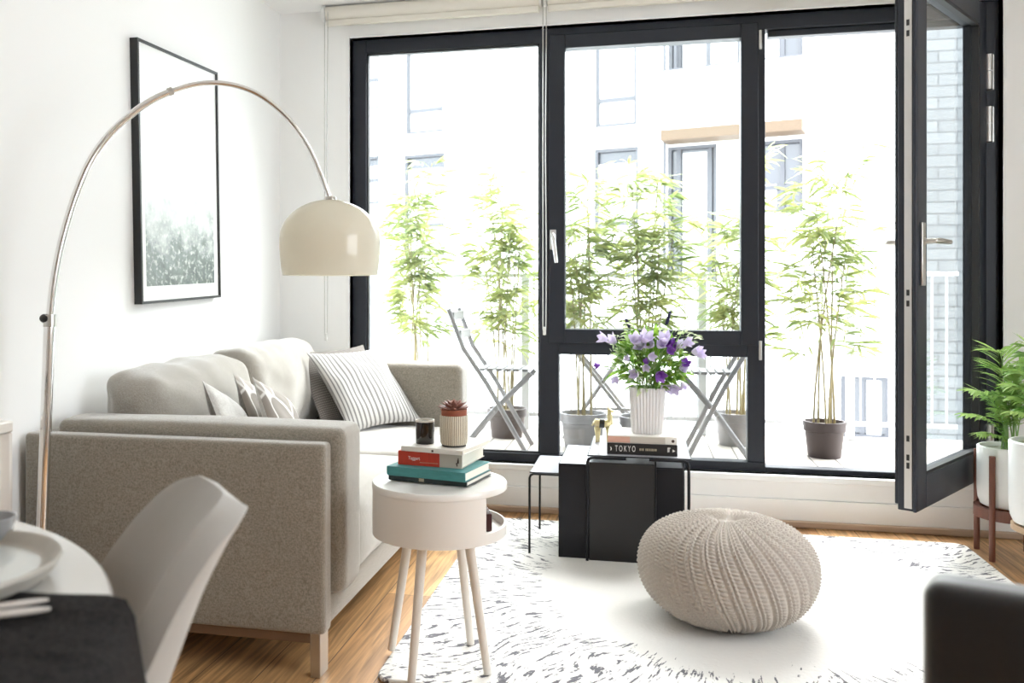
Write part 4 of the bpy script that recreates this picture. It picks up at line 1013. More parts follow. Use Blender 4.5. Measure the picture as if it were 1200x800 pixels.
# ================================================================== DINING CHAIR
tv = Vector((0.65, -0.76, 0)).normalized(); nv = Vector((-0.76, -0.65, 0)).normalized()     # tangent (towards near side), facing direction (to the table)
ct = Vector((-0.560, 1.118, 0)) + tv*0.050       # middle of the top of the backrest
dc = thing('dining_chair', ct + nv*0.30, 'grey upholstered shell dining chair drawn up to the round table', 'chair')
def chair_shell(thick):
    # sections up the chair: (distance forward along nv from the back top, z, half width, rim curl forward)
    sec = [(0.56, 0.425, 0.185, 0.00), (0.52, 0.452, 0.205, 0.01), (0.42, 0.445, 0.222, 0.03), (0.30, 0.435, 0.228, 0.055), (0.215, 0.445, 0.226, 0.085), (0.165, 0.485, 0.222, 0.10), (0.130, 0.55, 0.190, 0.085), (0.098, 0.63, 0.166, 0.065), (0.065, 0.71, 0.142, 0.05), (0.035, 0.768, 0.122, 0.035), (0.015, 0.799, 0.100, 0.02), (0.004, 0.814, 0.070, 0.01)]
    P = cr([Vector((a, b, c)) for a, b, c, _ in sec], 4); C = cr([Vector((d_, 0, 0)) for *_, d_ in sec], 4); mb = MB(); nw = 16; vs = []
    for k, p in enumerate(P):
        # local normal in the profile plane
        q0, q1 = P[max(0, k-1)], P[min(len(P)-1, k+1)]; tg = Vector((q1.x-q0.x, q1.y-q0.y)).normalized(); nn = Vector((tg.y, -tg.x))
        # normal pointing to the sitter
        if nn.x*1 + nn.y*1 < 0: nn = -nn
        for i in range(nw+1):
            w = -1 + 2*i/nw; cur = C[k].x*abs(w)**2.6
            vs.append(ct + nv*(p.x + nn.x*cur) + UP*(p.y + nn.y*cur) + tv*(w*p.z))
    m = len(P); fs = [(k*(nw+1)+i, k*(nw+1)+i+1, (k+1)*(nw+1)+i+1, (k+1)*(nw+1)+i) for k in range(m-1) for i in range(nw)]
    mb.add(vs, fs); return mb
cs = make('shell', chair_shell(0.02), M['chair'], dc, sharp=180)
md = cs.modifiers.new('Solidify', 'SOLIDIFY'); md.thickness = 0.036; md.offset = 0
md = cs.modifiers.new('Bevel', 'BEVEL'); md.width = 0.012; md.segments = 3; md.limit_method = 'ANGLE'; md.angle_limit = math.radians(50)
sc0 = ct + nv*0.33
for a, b in ((-1, -1), (-1, 1), (1, -1), (1, 1)):
    make('leg', MB().tube([sc0 + tv*a*0.10 + nv*b*0.10 + UP*0.425, sc0 + tv*a*0.20 + nv*b*0.21], [0.017, 0.011], 14), M['white_wood'], dc)
make('seat_bracket', MB().obox(sc0 - tv*0.12 - nv*0.12 + UP*0.40, tv*0.24, nv*0.24, UP*0.022), M['white_wood'], dc, bevel=0.004)

# ================================================================== SIDE TABLE
SXc, SYc = -0.566, 2.487; SR = 0.193; SZ0, SZ1 = 0.386, 0.536
sd = thing('side_table', (SXc, SYc, RZ), 'white round drum side table on four splayed legs holding a stack of books', 'table')
make('tabletop', MB().lathe((SXc, SYc, SZ1), [(0, -0.003), (SR-0.014, -0.003), (SR-0.010, 0.0), (SR-0.003, 0.0), (SR, -0.004), (SR, -0.018), (SR-0.004, -0.020), (0, -0.020)], 96), M['white_lacquer'], sd)
# drum wall: full height round most of the circle, cut down to a low lip on the right
mb = MB(); a_open0, a_open1 = math.radians(-36), math.radians(95)
zl = SZ0 + 0.036; zh = SZ1 - 0.019; ti = 0.010
mb.lathe((SXc, SYc, 0), [(SR-0.001, SZ0+0.004), (SR-0.001, zh), (SR-ti, zh), (SR-ti, SZ0+0.004)], 72, a_open1, a_open0 + 2*PI, closed=True)
make('drum_wall', mb, M['white_lacquer'], sd)
mb = MB(); mb.lathe((SXc, SYc, 0), [(SR-0.001, SZ0+0.004), (SR-0.001, zl-0.003), (SR-0.004, zl), (SR-ti+0.002, zl), (SR-ti, zl-0.003), (SR-ti, SZ0+0.004)], 36, a_open0, a_open1, closed=True)
make('tray_lip', mb, M['white_lacquer'], sd)
make('tray_floor', MB().lathe((SXc, SYc, SZ0), [(0, 0), (SR-0.012, 0), (SR-0.001, 0.004), (SR-0.001, 0.014), (0, 0.014)], 72), M['white_lacquer'], sd)
feet = [(-0.724, 2.540), (-0.612, 2.345), (-0.503, 2.632), (-0.417, 2.436)]
for x, y in feet:
    dx, dy = x - SXc, y - SYc
    make('leg', MB().tube([(SXc + dx*0.60, SYc + dy*0.60, SZ0+0.006), (x, y, RZ+0.0015)], [0.0145, 0.0115], 18), M['white_wood'], sd)
tag(make('paperback', MB().obox(at_z(568, 623, SZ0+0.0145), (0.020, 0.006, 0), (-0.04, 0.12, 0), (0, 0, 0.050)), M['maroon'], loc=(-0.45, 2.45, SZ0+0.0145), bevel=0.002), 'dark maroon book inside the open drum of the white side table', 'book')

# --- stacked books
def book(name, corner, xd, L, D, T, z, cover, label, grp, spine_cover=None, pages=M['pages'], round_spine=0.0):
    """corner = front-left of the spine; xd direction along the spine; depth runs 90 deg left of it"""
    X = Vector((xd[0], xd[1], 0)).normalized(); Yd = Vector((-X.y, X.x, 0)); o = Vector((corner[0], corner[1], z)); ct_ = 0.0022
    t = thing(name, o + X*L/2 + Yd*D/2, label, 'book', grp)
    c = MB(); c.obox(o, X*L, Yd*D, UP*ct_); c.obox(o + UP*(T-ct_), X*L, Yd*D, UP*ct_); c.obox(o + UP*ct_, X*L, Yd*0.004, UP*(T-2*ct_))
    make('cover', c, cover, t, bevel=0.0006, bseg=1)
    make('pages', MB().obox(o + X*0.003 + Yd*0.0041 + UP*ct_, X*(L-0.006), Yd*(D-0.008), UP*(T-2*ct_)), pages, t)
    return t, o, X, Yd
z0 = SZ1
pA = at_z(455, 560, z0 + 0.004); pB = at_z(547, 569, z0 + 0.004)
xd = (pB - pA)
GR = 'books stacked on the side table'
L = math.hypot(xd.x, xd.y)
tb1, o1, X1, Y1d = book('book', (pA.x, pA.y), xd, L, 0.19, 0.014, z0, M['bk_dark'], 'dark green book at the bottom of the stack on the white side table', GR)
make('spine_mark', MB().obox(o1 + X1*L*0.40 - Y1d*0.0006 + UP*0.003, X1*0.016, Y1d*0.0006, UP*0.009), M['ink_gold'], tb1)
z1 = z0 + 0.0142
pA = at_z(453, 555, z1+0.003); pB = at_z(545, 564, z1+0.003); xd = pB - pA; L = math.hypot(xd.x, xd.y)
tb2, o2, X2, Y2d = book('book', (pA.x, pA.y), xd, L, 0.185, 0.026, z1, M['bk_teal'], 'teal book second from the bottom of the stack on the white side table', GR)
z2 = z1 + 0.0262
pA = at_z(467, 543, z2+0.002); pB = at_z(541.5, 548.5, z2+0.002); xd = pB - pA; L = math.hypot(xd.x, xd.y)
tb3, o3, X3, Y3d = book('book', (pA.x, pA.y), xd, L, 0.205, 0.040, z2, M['bk_grey'], 'thick red and grey book third from the bottom of the stack on the side table', GR)
make('red_band', MB().obox(o3 - X3*0.001 - Y3d*0.0012 - UP*0.0, X3*L*0.655, Y3d*0.10, UP*0.0405), M['bk_red'], tb3, bevel=0.001)
text_mesh('title', 'Taggart', M['ink_white'], tb3, o3 + X3*L*0.16 - Y3d*0.0016 + UP*0.014, X3, UP, 0.013, width=0.036)
make('spine_line', MB().obox(o3 + X3*L*0.34 - Y3d*0.0017 + UP*0.0095, X3*L*0.29, Y3d*0.0006, UP*0.0011), M['ink_gold'], tb3)
fg = MB(); q = o3 + X3*L*0.915 - Y3d*0.0007
for (a, b, w, h2) in ((0, 0.006, 0.003, 0.010), (0.002, 0.014, 0.005, 0.010), (0.0035, 0.023, 0.003, 0.006), (-0.002, 0.012, 0.004, 0.003)): fg.obox(q + X3*a + UP*b, X3*w, Y3d*0.0007, UP*h2)
make('spine_figure', fg, M['ink_dark'], tb3)
z3 = z2 + 0.0407
pA = at_z(470, 527, z3+0.002); pB = at_z(542.5, 533, z3+0.002); xd = pB - pA; L = math.hypot(xd.x, xd.y)
tb4, o4, X4, Y4d = book('book', (pA.x, pA.y), xd, L, 0.215, 0.014, z3, M['bk_white'], 'off-white book on top of the stack under the candle and succulent', GR)
make('spine_mark', MB().obox(o4 + X4*L*0.50 - Y4d*0.0008 + UP*0.003, X4*0.006, Y4d*0.0008, UP*0.006), M['ink_dark'], tb4)
z4 = z3 + 0.0142
# white booklet sticking out at the left of the bottom book
pq = at_z(438, 556, z0+0.004)
# candle
cp = at_z(498, 519, z4)
cd = thing('candle', (cp.x, cp.y, z4), 'black glass candle standing on the book stack beside the succulent', 'candle')
CR_ = 11.0/FPX*(cp.x*FW[0] + cp.y*FW[1]); CH = 27.0/FPX*(cp.x*FW[0] + cp.y*FW[1])
make('glass_cup', MB().lathe((cp.x, cp.y, z4), [(0, 0), (CR_*0.95, 0), (CR_, 0.003), (CR_, CH-0.004), (CR_-0.003, CH-0.004), (CR_-0.003, CH*0.7), (0, CH*0.7)], 40), M['candle_glass'], cd)
make('rim', MB().lathe((cp.x, cp.y, z4+CH-0.004), [(CR_-0.003, 0), (CR_+0.0003, 0), (CR_+0.0003, 0.006), (CR_-0.003, 0.006)], 40, closed=True), M['wax'], cd)
make('wax', MB().disc((cp.x, cp.y, z4+CH*0.78), CR_-0.003, 32), M['wax'], cd)
make('wick', MB().cyl((cp.x, cp.y, z4+CH*0.78), (cp.x, cp.y, z4+CH*0.78+0.008), 0.0009, seg=6), M['black'], cd)
# succulent
sp_ = at_z(532, 522, z4); dS = sp_.x*FW[0] + sp_.y*FW[1]; k = dS/FPX
su = thing('potted_succulent', (sp_.x, sp_.y, z4), 'red-brown succulent in a striped cream pot on top of the book stack', 'plant')
R_ = 16.6*k
make('saucer', MB().lathe((sp_.x, sp_.y, z4), [(0, 0), (R_*0.86, 0), (R_*0.86, 2.2*k), (0, 2.2*k)], 36), M['black'], su)
make('pot', MB().lathe((sp_.x, sp_.y, z4+2.2*k), [(0, 0), (R_*0.90, 0), (R_*0.96, 2*k), (R_, 16*k), (R_, 33*k), (R_*0.96, 34*k), (R_*0.93, 33*k), (R_*0.93, 28*k), (0, 28*k)], 56), M['potstripe'], su)
for ch in su.children:
    if ch.name.startswith('pot'): pass
make('inner_pot', MB().lathe((sp_.x, sp_.y, z4+28*k), [(R_*0.86, 0), (R_*0.90, 13*k), (R_*0.93, 13.5*k), (R_*0.93, 15*k), (R_*0.80, 15*k), (R_*0.80, 11*k), (0, 11*k)], 48), M['terracotta'], su)
lm = MB(); rs_ = random.Random(5)
def fleshy(mb, b, d, L, W, up):
    d = Vector(d).normalized(); side = d.cross(UP).normalized(); n_ = side.cross(d); vs = []; m = 7; sg = 8
    for i in range(m+1):
        f = i/m; w = W*(math.sin(PI*min(1, 0.12+0.88*f)**0.8)**0.8)*(1 if f < 1 else 0.02); c = Vector(b) + d*L*f + UP*up*L*f*f
        for q in range(sg):
            a = 2*PI*q/sg; vs.append(c + side*w*math.cos(a) + n_*w*0.38*math.sin(a))
    fs = [(i*sg+q, i*sg+(q+1) % sg, (i+1)*sg+(q+1) % sg, (i+1)*sg+q) for i in range(m) for q in range(sg)]
    mb.add(vs, fs)
for ring, (nL, el, Ls) in enumerate(((9, 0.12, 21), (8, 0.42, 17), (6, 0.9, 12), (4, 1.8, 8))):
    for i in range(nL):
        a = 2*PI*(i + 0.37*ring)/nL + rs_.uniform(-0.12, 0.12); fleshy(lm, (sp_.x, sp_.y, z4 + (42 + 1.2*ring)*k), (math.cos(a), math.sin(a), el), Ls*k, 4.6*k, 0.12)
make('rosette', lm, M['succulent'], su, sharp=180)

# ================================================================== NEST OF TABLES
GN = 'nest of black tables'
def rod_frame(mb, pts, r=0.0048): mb.tube(pts, r, 10)
# low table at the left
t1 = thing('nesting_table', (-0.33, 3.78, RZ), 'lowest black nesting table sticking out at the left on thin rod legs', 'table', GN)
xa, xb_, ya, yb, zt = -0.445, -0.138, 3.598, 3.972, 0.343
make('tabletop', MB().box(xa, xb_, ya, yb, zt-0.004, zt), M['gloss_black'], t1, bevel=0.0015)
make('reflection_sheet', MB().box(xa+0.005, xb_-0.005, ya+0.005, yb-0.005, zt+0.0001, zt+0.0008), M['sheet'], t1)  # added sheet carrying the painted window reflection, likewise on the other two tables
for y in (ya, yb):
    for x in (xa, xb_):
        s_ = 1 if x == xa else -1
        pts = [(x + s_*0.12, y, zt-0.007), (x + s_*0.018, y, zt-0.007), (x + s_*0.006, y, zt-0.012), (x + s_*0.001, y, zt-0.024), (x, y, RZ)]
        make('leg', MB().tube(pts, 0.0048, 10), M['gloss_black'], t1)
# middle table: folded sheet with a solid front
t2 = thing('nesting_table', (-0.08, 3.8, RZ), 'middle-height black nesting table with a solid front panel', 'table', GN)
xa, xb_, ya, yb, zt = -0.325, 0.158, 3.572, 4.005, 0.388
make('tabletop', MB().box(xa, xb_, ya, yb, zt-0.006, zt), M['gloss_black'], t2, bevel=0.002)
make('reflection_sheet', MB().box(xa+0.005, xb_-0.005, ya+0.005, yb-0.005, zt+0.0001, zt+0.0008), M['sheet'], t2)
make('front_panel', MB().box(xa, xb_, ya, ya+0.006, RZ, zt-0.006), M['gloss_black'], t2, bevel=0.0015)
make('back_panel', MB().box(xa+0.2, xb_, yb-0.006, yb, RZ, zt-0.006), M['gloss_black'], t2, bevel=0.0015)
# tallest table
t3 = thing('nesting_table', (0.0, 3.79, RZ), 'tallest black nesting table carrying the vase, books and brass figurine', 'table', GN)
xa, xb_, ya, yb, zt = -0.210, 0.188, 3.548, 4.03, 0.430
make('tabletop', MB().box(xa, xb_, ya, yb, zt-0.005, zt), M['gloss_black'], t3, bevel=0.002)
make('reflection_sheet', MB().box(xa+0.005, xb_-0.005, ya+0.006, yb-0.005, zt+0.0001, zt+0.0008), M['sheet'], t3)
zt += 0.0008
for x, s_ in ((xa, 1), (xb_-0.010, -1)):
    for y in (ya, yb-0.006):
        pts = [(x + s_*0.15, y, zt-0.010), (x + s_*0.020, y, zt-0.010), (x + s_*0.006, y, zt-0.016), (x + s_*0.001, y, zt-0.030), (x, y, RZ)]
        make('leg', MB().tube(pts, 0.0058, 12), M['gloss_black'], t3)
make('inner_panel', MB().box(-0.203, 0.048, 3.556, 3.562, RZ, zt-0.030), M['bk_black'], t3, bevel=0.001)
make('panel_edge', MB().cyl((0.052, 3.557, RZ), (0.052, 3.557, zt-0.012), 0.0042, seg=10), M['gloss_black'], t3)

# books on it
zt3 = zt
pA = at_y(712, 535, 3.585); 
b1, o1, X1, Y1d = book('book', (at_y(711.5, 534, 3.585).x, 3.585), (1, 0.0), at_y(794, 534, 3.585).x - at_y(711.5, 534, 3.585).x, 0.22, 0.044, zt3, M['bk_black'], 'black book with TOKYO on its spine lying on the tallest nesting table', 'books under the vase')
Lk = at_y(794, 534, 3.585).x - at_y(711.5, 534, 3.585).x
def letters(mb_parent, body, f0, f1, zoff, size, mat, name='title'):
    text_mesh(name, body, mat, b1, o1 + X1*Lk*f0 - Y1d*0.0008 + UP*zoff, X1, UP, size, width=Lk*(f1-f0))
letters(b1, 'T O K Y O', 0.115, 0.405, 0.0125, 0.033, M['ink_white'])
al_ = MB(); f_ = 0.465
for wd_ in (0.020, 0.016, 0.022, 0.0, 0.018, 0.024, 0.020, 0.016, 0.022, 0.018, 0.020):     # small gold lettering, too blurred to read
    if wd_: al_.obox(o1 + X1*Lk*f_ - Y1d*0.0008 + UP*0.018, X1*Lk*wd_*0.7, Y1d*0.0006, UP*0.009)
    f_ += (wd_ or 0.012)*1.2
make('author_line', al_, M['ink_gold'], b1)
make('publisher_mark', MB().obox(o1 + X1*Lk*0.86 - Y1d*0.0008 + UP*0.016, X1*0.003, Y1d*0.0007, UP*0.018).obox(o1 + X1*Lk*0.875 - Y1d*0.0008 + UP*0.016, X1*0.003, Y1d*0.0007, UP*0.018).obox(o1 + X1*Lk*0.86 - Y1d*0.0008 + UP*0.030, X1*0.011, Y1d*0.0007, UP*0.004).prism([(0, 0), (0.010, 0.005), (0, 0.012)], X1, UP, o1 + X1*Lk*0.93 - Y1d*0.0008 + UP*0.016, -Y1d*0.0005), M['ink_white'], b1)
make('spine_moon', MB().prism([(0, 0), (0.005, 0.003), (0.006, 0.009), (0.003, 0.015), (0, 0.016), (0.002, 0.008)], X1, UP, o1 + X1*Lk*0.045 - Y1d*0.0004 + UP*0.014, -Y1d*0.0005), M['ink_white'], b1)
zb2 = zt3 + 0.0442
b2, o2, X2, Y2d = book('book', (o1.x+0.002, 3.592), (1, 0.0), Lk-0.004, 0.21, 0.030, zb2, M['bk_white'], 'white book with a salmon spine end lying between the black book and the vase', 'books under the vase')
make('spine_label', MB().obox(o2 - Y2d*0.0007 + UP*0.0022, X2*Lk*0.32, Y2d*0.0007, UP*0.024), M['bk_salmon'], b2)
make('spine_label', MB().obox(o2 + X2*Lk*0.32 - Y2d*0.0007 + UP*0.0022, X2*Lk*0.50, Y2d*0.0007, UP*0.024), M['bk_grey'], b2)
qd = o2 + X2*Lk*0.93 + UP*0.014
make('spine_dot', MB().cyl(qd + Y2d*0.0002, qd - Y2d*0.0007, 0.006, seg=18), M['ink_dark'], b2)
zb3 = zb2 + 0.0302
# vase: tall fluted square-round vase
vp = at_y(758.5, 500, 3.70); vx, vy = vp.x, 3.70
kk = (vx*FW[0] + vy*FW[1])/FPX
def vwarp(p, a):
    c = Vector((vx, vy, p.z)); d = p - c; s_ = 1 + 0.030*math.cos(36*a)
    sq = 1/max(abs(math.cos(a)), abs(math.sin(a)))
    return c + d*s_*(0.45 + 0.55*min(sq, 1.28))
vh = 53*kk
va = make('vase', MB().lathe((vx, vy, zb3), [(0, 0), (17.2*kk, 0), (17.8*kk, 0.004), (20.8*kk, vh-0.004), (20.4*kk, vh), (19.2*kk, vh), (18.6*kk, vh-0.01), (16*kk, 0.02), (0, 0.02)], 216, warp=vwarp), M['vase'], loc=(vx, vy, zb3))
tag(va, 'white fluted ceramic vase standing on the two books on the nesting table', 'vase')
# bouquet
bq = thing('flower_bouquet', (vx, vy, zb3+0.025), 'bouquet of lilac and purple bellflowers with green leaves in the white fluted vase', 'flowers')
rb = random.Random(21); stem = MB(); fol = MB(); pale = MB(); mouth = Vector((vx, vy, zb3 + vh - 0.01))
def P(u, v, dy=0.0): return at_y(u, v, vy + dy)
def stem_to(p):
    b = Vector((vx + (p.x - vx)*0.12, vy + (p.y-vy)*0.12, zb3 + 0.06)); m_ = mouth + Vector(((p.x-vx)*0.15, (p.y-vy)*0.15, 0))
    stem.tube(cr([b, m_, (m_+p)/2 + UP*0.02, p], 4), 0.0014, 5)
stem_ends = []
blossoms = [(745, 398, 'l', 9), (757, 395, 'l', 9.5), (750, 404, 'l', 8.5), (762, 403, 'l', 8), (779, 396, 'l', 9), (786, 404, 'p', 8), (781, 402, 'p', 7.5), (774, 404, 'l', 7), (785, 411, 'p', 6), (706, 396, 'l', 7.5), (717, 398, 'l', 8), (797, 404, 'l', 7), (806, 401, 'l', 7), (817, 412, 'l', 8), (822, 415, 'l', 6.5), (803, 426, 'p', 6.5), (800, 431, 'l', 6), (773, 440, 'p', 8), (744, 438, 'l', 7), (757, 430, 'l', 5.5), (763, 418, 'l', 6), (757, 424, 'p', 4.5), (721, 444, 'l', 6), (780, 453, 'l', 8.5), (790, 455, 'l', 8), (801, 452, 'l', 6), (700, 428, 'p', 4.5), (735, 420, 'l', 4.5)]
def bell(c, d, R, mat):
    """five-petalled bell: tube flaring into pointed lobes"""
    d = Vector(d).normalized(); a_ = d.orthogonal().normalized(); b_ = d.cross(a_); mb = MB(); seg = 20; rows = 7; vs = []
    for i in range(rows+1):
        f = i/rows
        for q in range(seg):
            th_ = 2*PI*q/seg; lob = (0.5 + 0.5*math.cos(5*th_))
            rr = R*(0.22 + 0.60*math.sin(min(1.0, f*1.3)*PI/2) + 0.35*max(0, f-0.6)*lob*2)
            hh = R*(1.7*f*(1 if f < 0.7 else 1) - 0.75*max(0, f-0.65)*(1-lob)*2)
            vs.append(Vector(c) + (a_*math.cos(th_) + b_*math.sin(th_))*rr + d*(hh - R*0.9))
    fs = [(i*seg+q, i*seg+(q+1) % seg, (i+1)*seg+(q+1) % seg, (i+1)*seg+q) for i in range(rows) for q in range(seg)]
    fs.append(tuple(range(seg-1, -1, -1)))
    mb.add(vs, fs); return make('blossom', mb, mat, bq, sharp=180, solid=0.0006)
for (u, v, c, R) in blossoms:
    cu = (u - 760)/60; dy = rb.uniform(-0.115, -0.05)*(1 - 0.6*abs(cu)); p = P(u, v, dy)
    dirv = Vector((cu*0.9 + rb.uniform(-0.5, 0.5), -0.7 + rb.uniform(-0.3, 0.3), (430 - v)/50 + rb.uniform(-0.5, 0.3)))
    bell(p, dirv, R*kk*0.90, M['lilac'] if c == 'l' else M['purple']); stem_to(p - dirv.normalized()*R*kk*0.8)
for i in range(560):
    a = rb.uniform(0, 2*PI); q = math.sqrt(rb.random()); u = 761 + 37*q*math.cos(a); v = 424 + 33*q*math.sin(a); c = P(u, v, rb.uniform(-0.055, 0.08))
    d = (c - mouth + Vector((0, -0.02, 0.0))).normalized() + Vector((rb.uniform(-.6, .6), rb.uniform(-.6, .3), rb.uniform(-.6, .4)))
    leaf(fol if rb.random() < 0.85 else pale, c, d, rb.uniform(0.04, 0.08), rb.uniform(0.012, 0.022), rb.uniform(0.1, 0.6), rb.uniform(-1, 1))
for (u, v) in [(728, 395), (735, 385), (722, 405), (730, 410), (742, 380), (790, 385), (798, 392), (806, 396), (814, 393), (800, 388), (716, 425), (725, 427), (770, 382)]:
    p = P(u, v, rb.uniform(-0.05, 0.03)); stem_to(p)
    for q in range(9): leaf(pale, p + Vector((rb.uniform(-.02, .02), rb.uniform(-.02, .02), rb.uniform(-.03, .01))), ((u-760)/50 + rb.uniform(-1, 1), rb.uniform(-1, 0.5), rb.uniform(-0.2, 1)), rb.uniform(0.018, 0.04), 0.007, 0.2, rb.uniform(-1, 1))
make('stems', stem, M['fern_stem'], bq); make('leaves', fol, M['bq_leaf'], bq, sharp=180); make('pale_leaves', pale, M['bq_pale'], bq, sharp=180)
for (u0, v0, u1, v1) in ((733, 373, 738, 384), (786, 364, 781, 380)):
    a, b = P(u1, v1), P(u0, v0); mb = MB(); pts = [a.lerp(b, i/8) for i in range(9)]
    mb.tube(pts, [0.0035, 0.0062, 0.0068, 0.0066, 0.006, 0.005, 0.004, 0.003, 0.0012], 9)
    for i in range(8):
        for q in range(6): mb.tube([pts[i], pts[i] + Vector((0.008*math.cos(q*1.05+i), 0.008*math.sin(q*1.05+i), 0.004))], [0.003, 0.0012], 5)
    make('flower_spike', mb, M['indigo'], bq); stem_to(a)
# brass llama figurine
fp = at_z(706, 519, zt3); gx, gy = fp.x, fp.y+0.02; kf = (gx*FW[0] + gy*FW[1])/FPX
fgm = MB()
def fpt(u, z, y=0.0): return Vector((gx + (u-705)*kf, gy + y, zt3 + z*kf))
for (u, y) in ((698, -0.006), (700, 0.006), (711, -0.006), (713, 0.006)):
    fgm.tube([fpt(u, 0.2, y), fpt(u+0.3, 9, y), fpt(u, 18, y*0.8)], [1.7*kf, 1.8*kf, 3.0*kf], 8)
fgm.tube([fpt(694.5, 21), fpt(697, 22.5), fpt(705, 21.5), fpt(711, 22.5), fpt(714.5, 22.5)], [2.4*kf, 5.4*kf, 4.8*kf, 5.2*kf, 3*kf], 12)
fgm.tube([fpt(712.5, 21), fpt(713.5, 27), fpt(713, 33), fpt(712, 37)], [4.4*kf, 3.4*kf, 2.7*kf, 2.4*kf], 10)
fgm.tube([fpt(710.5, 36.5), fpt(713, 37.5), fpt(718, 36)], [1.6*kf, 2.2*kf, 1.2*kf], 9)
for y in (-0.003, 0.003): fgm.tube([fpt(711.5, 38.5, y), fpt(710.8, 43, y)], [0.9*kf, 0.3*kf], 6)
fgm.tube([fpt(695.5, 23), fpt(692.5, 19)], [1.3*kf, 0.9*kf], 6)
ll = thing('llama_figurine', (gx, gy, zt3), 'small brass llama figurine beside the books on the tallest nesting table', 'ornament')
make('body', fgm, M['brass'], ll, sharp=180)
make('saddle', MB().tube([fpt(701.5, 22.6), fpt(707.5, 22.2)], 5.7*kf, 16), M['black'], ll)

# ================================================================== POUF
px_, py_, pr_, phh = 0.270, 3.03, 0.280, 0.328
def pouf():
    mb = MB(); na, nz2 = 560, 200; cols = 31; vs = []; z0p = RZ
    for j in range(nz2+1):
        ph = -PI/2 + PI*j/nz2; cph, sph = math.cos(ph), math.sin(ph)
        e = 0.74
        rr = pr_*(max(cph, 0)**e); zz = phh/2 + phh/2*math.copysign(abs(sph)**0.92, sph)
        # flatten the bottom, dimple the crown
        zz = max(zz, 0.0)
        rr0 = rr/pr_
        if sph > 0: zz -= 0.016*max(0, 1 - (rr0/0.22)**2)
        s_len = ph*pr_*0.92
        nr, nzv = cph, sph
        for i in range(na):
            a = 2*PI*i/na; tw = a + 0.26*math.sin(ph)*1.0
            c = (tw*cols/(2*PI)) % 1.0
            # two raised wales per repeat with a ladder of short bars between
            row = s_len*58
            wale = max(math.exp(-((c-0.14)/0.085)**2), math.exp(-((c-0.40)/0.085)**2))
            chain = 0.5 + 0.5*math.cos(2*PI*(row + (0.5 if c > 0.27 else 0) + abs(c-0.27)*1.6))
            bar = math.exp(-((c-0.70)/0.17)**4)*(0.5 + 0.5*math.cos(2*PI*row))
            fade = min(1, rr0/0.30)
            dsp = (0.0135*wale*(0.45 + 0.55*chain) + 0.0105*bar - 0.004)*fade
            swell = 0.004*math.sin(3*a + 0.7) + 0.003*math.sin(5*a)
            R = rr + dsp*nr + swell*cph; z = zz + dsp*nzv
            vs.append((px_ + R*math.cos(a), py_ + R*math.sin(a), z0p + max(0.0, z)))
    fs = [(j*na+i, j*na+(i+1) % na, (j+1)*na+(i+1) % na, (j+1)*na+i) for j in range(1, nz2-1) for i in range(na)]
    fs.append(tuple(range(2*na-1, na-1, -1))); fs.append(tuple((nz2-1)*na + i for i in range(na)))
    mb.add(vs, fs); return mb
po = make('knitted_pouf', pouf(), M['wool'], loc=(px_, py_, RZ), sharp=180)
tag(po, 'round beige chunky knitted pouf on the white middle of the rug', 'pouf')

# ================================================================== PLANT STANDS
def frond(mb, sm, base, az, L, el, nlf, rr, lw=0.013):
    d = Vector((math.cos(az), math.sin(az), 0)); pts = []
    for i in range(11):
        f = i/10; pts.append(Vector(base) + d*(L*(0.18*f + 0.82*f*f)*math.cos(el)*1.0) + UP*(L*math.sin(el)*(f*1.25 - 0.42*f*f*f)))
    sm.tube(pts, [0.0034*(1-0.75*i/10) for i in range(11)], 6)
    for i in range(nlf):
        f = 0.30 + 0.70*i/(nlf-1); idx = min(9, int(f*10)); c = pts[idx].lerp(pts[idx+1], f*10-idx); tg = (pts[idx+1]-pts[idx]).normalized()
        sdv = tg.cross(UP); sdv = sdv.normalized() if sdv.length > 1e-3 else Vector((1, 0, 0))
        ll_ = L*0.30*math.sin(PI*(0.12 + 0.80*(f-0.30)/0.70))**0.7 + 0.015
        for sg in (-1, 1):
            dd2 = sdv*sg*0.85 + tg*(0.55 + 0.5*f) + UP*rr.uniform(-0.1, 0.2)
            leaf(mb, c, dd2, ll_*rr.uniform(0.85, 1.15), lw, rr.uniform(0.15, 0.5), sg*0.3 + rr.uniform(-0.3, 0.3))
def plant_pot(cx_, cy_, R, z0p, z1p, label, fr_list, seed, stand):
    t = thing('potted_palm', (cx_, cy_, z0p), label, 'plant', 'potted palms by the balcony door')
    hh = z1p - z0p
    make('pot', MB().lathe((cx_, cy_, z0p), [(0, 0), (R*0.80, 0), (R*0.90, 0.006), (R*0.97, 0.03), (R, 0.07), (R, hh-0.004), (R-0.004, hh), (R-0.010, hh), (R-0.013, hh-0.02), (0, hh-0.02)], 64), M['ceramic'], t)
    make('soil', MB().disc((cx_, cy_, z1p-0.018), R-0.012, 32), M['moss'], t)
    r = random.Random(seed); lm_, sm_ = MB(), MB()
    for (az, L, el) in fr_list: frond(lm_, sm_, (cx_ + r.uniform(-.025, .025), cy_ + r.uniform(-.025, .025), z1p-0.02), math.radians(az), L, math.radians(el), 17, r)
    make('fronds', lm_, M['fern'], t, sharp=180); make('stems', sm_, M['fern_stem'], t)
R1 = 0.116; PX, PY = 1.458, 4.022
plant_pot(PX, PY, R1, 0.205, 0.448, 'feathery palm in white pot on the dark walnut stand by the open door',
          [(200, 0.34, 62), (235, 0.30, 70), (160, 0.28, 75), (270, 0.34, 76), (300, 0.40, 80), (340, 0.36, 70), (215, 0.42, 76), (120, 0.28, 72), (185, 0.24, 48), (250, 0.26, 55), (320, 0.46, 82), (30, 0.3, 70), (205, 0.20, 30), (225, 0.50, 80)], 4, True)
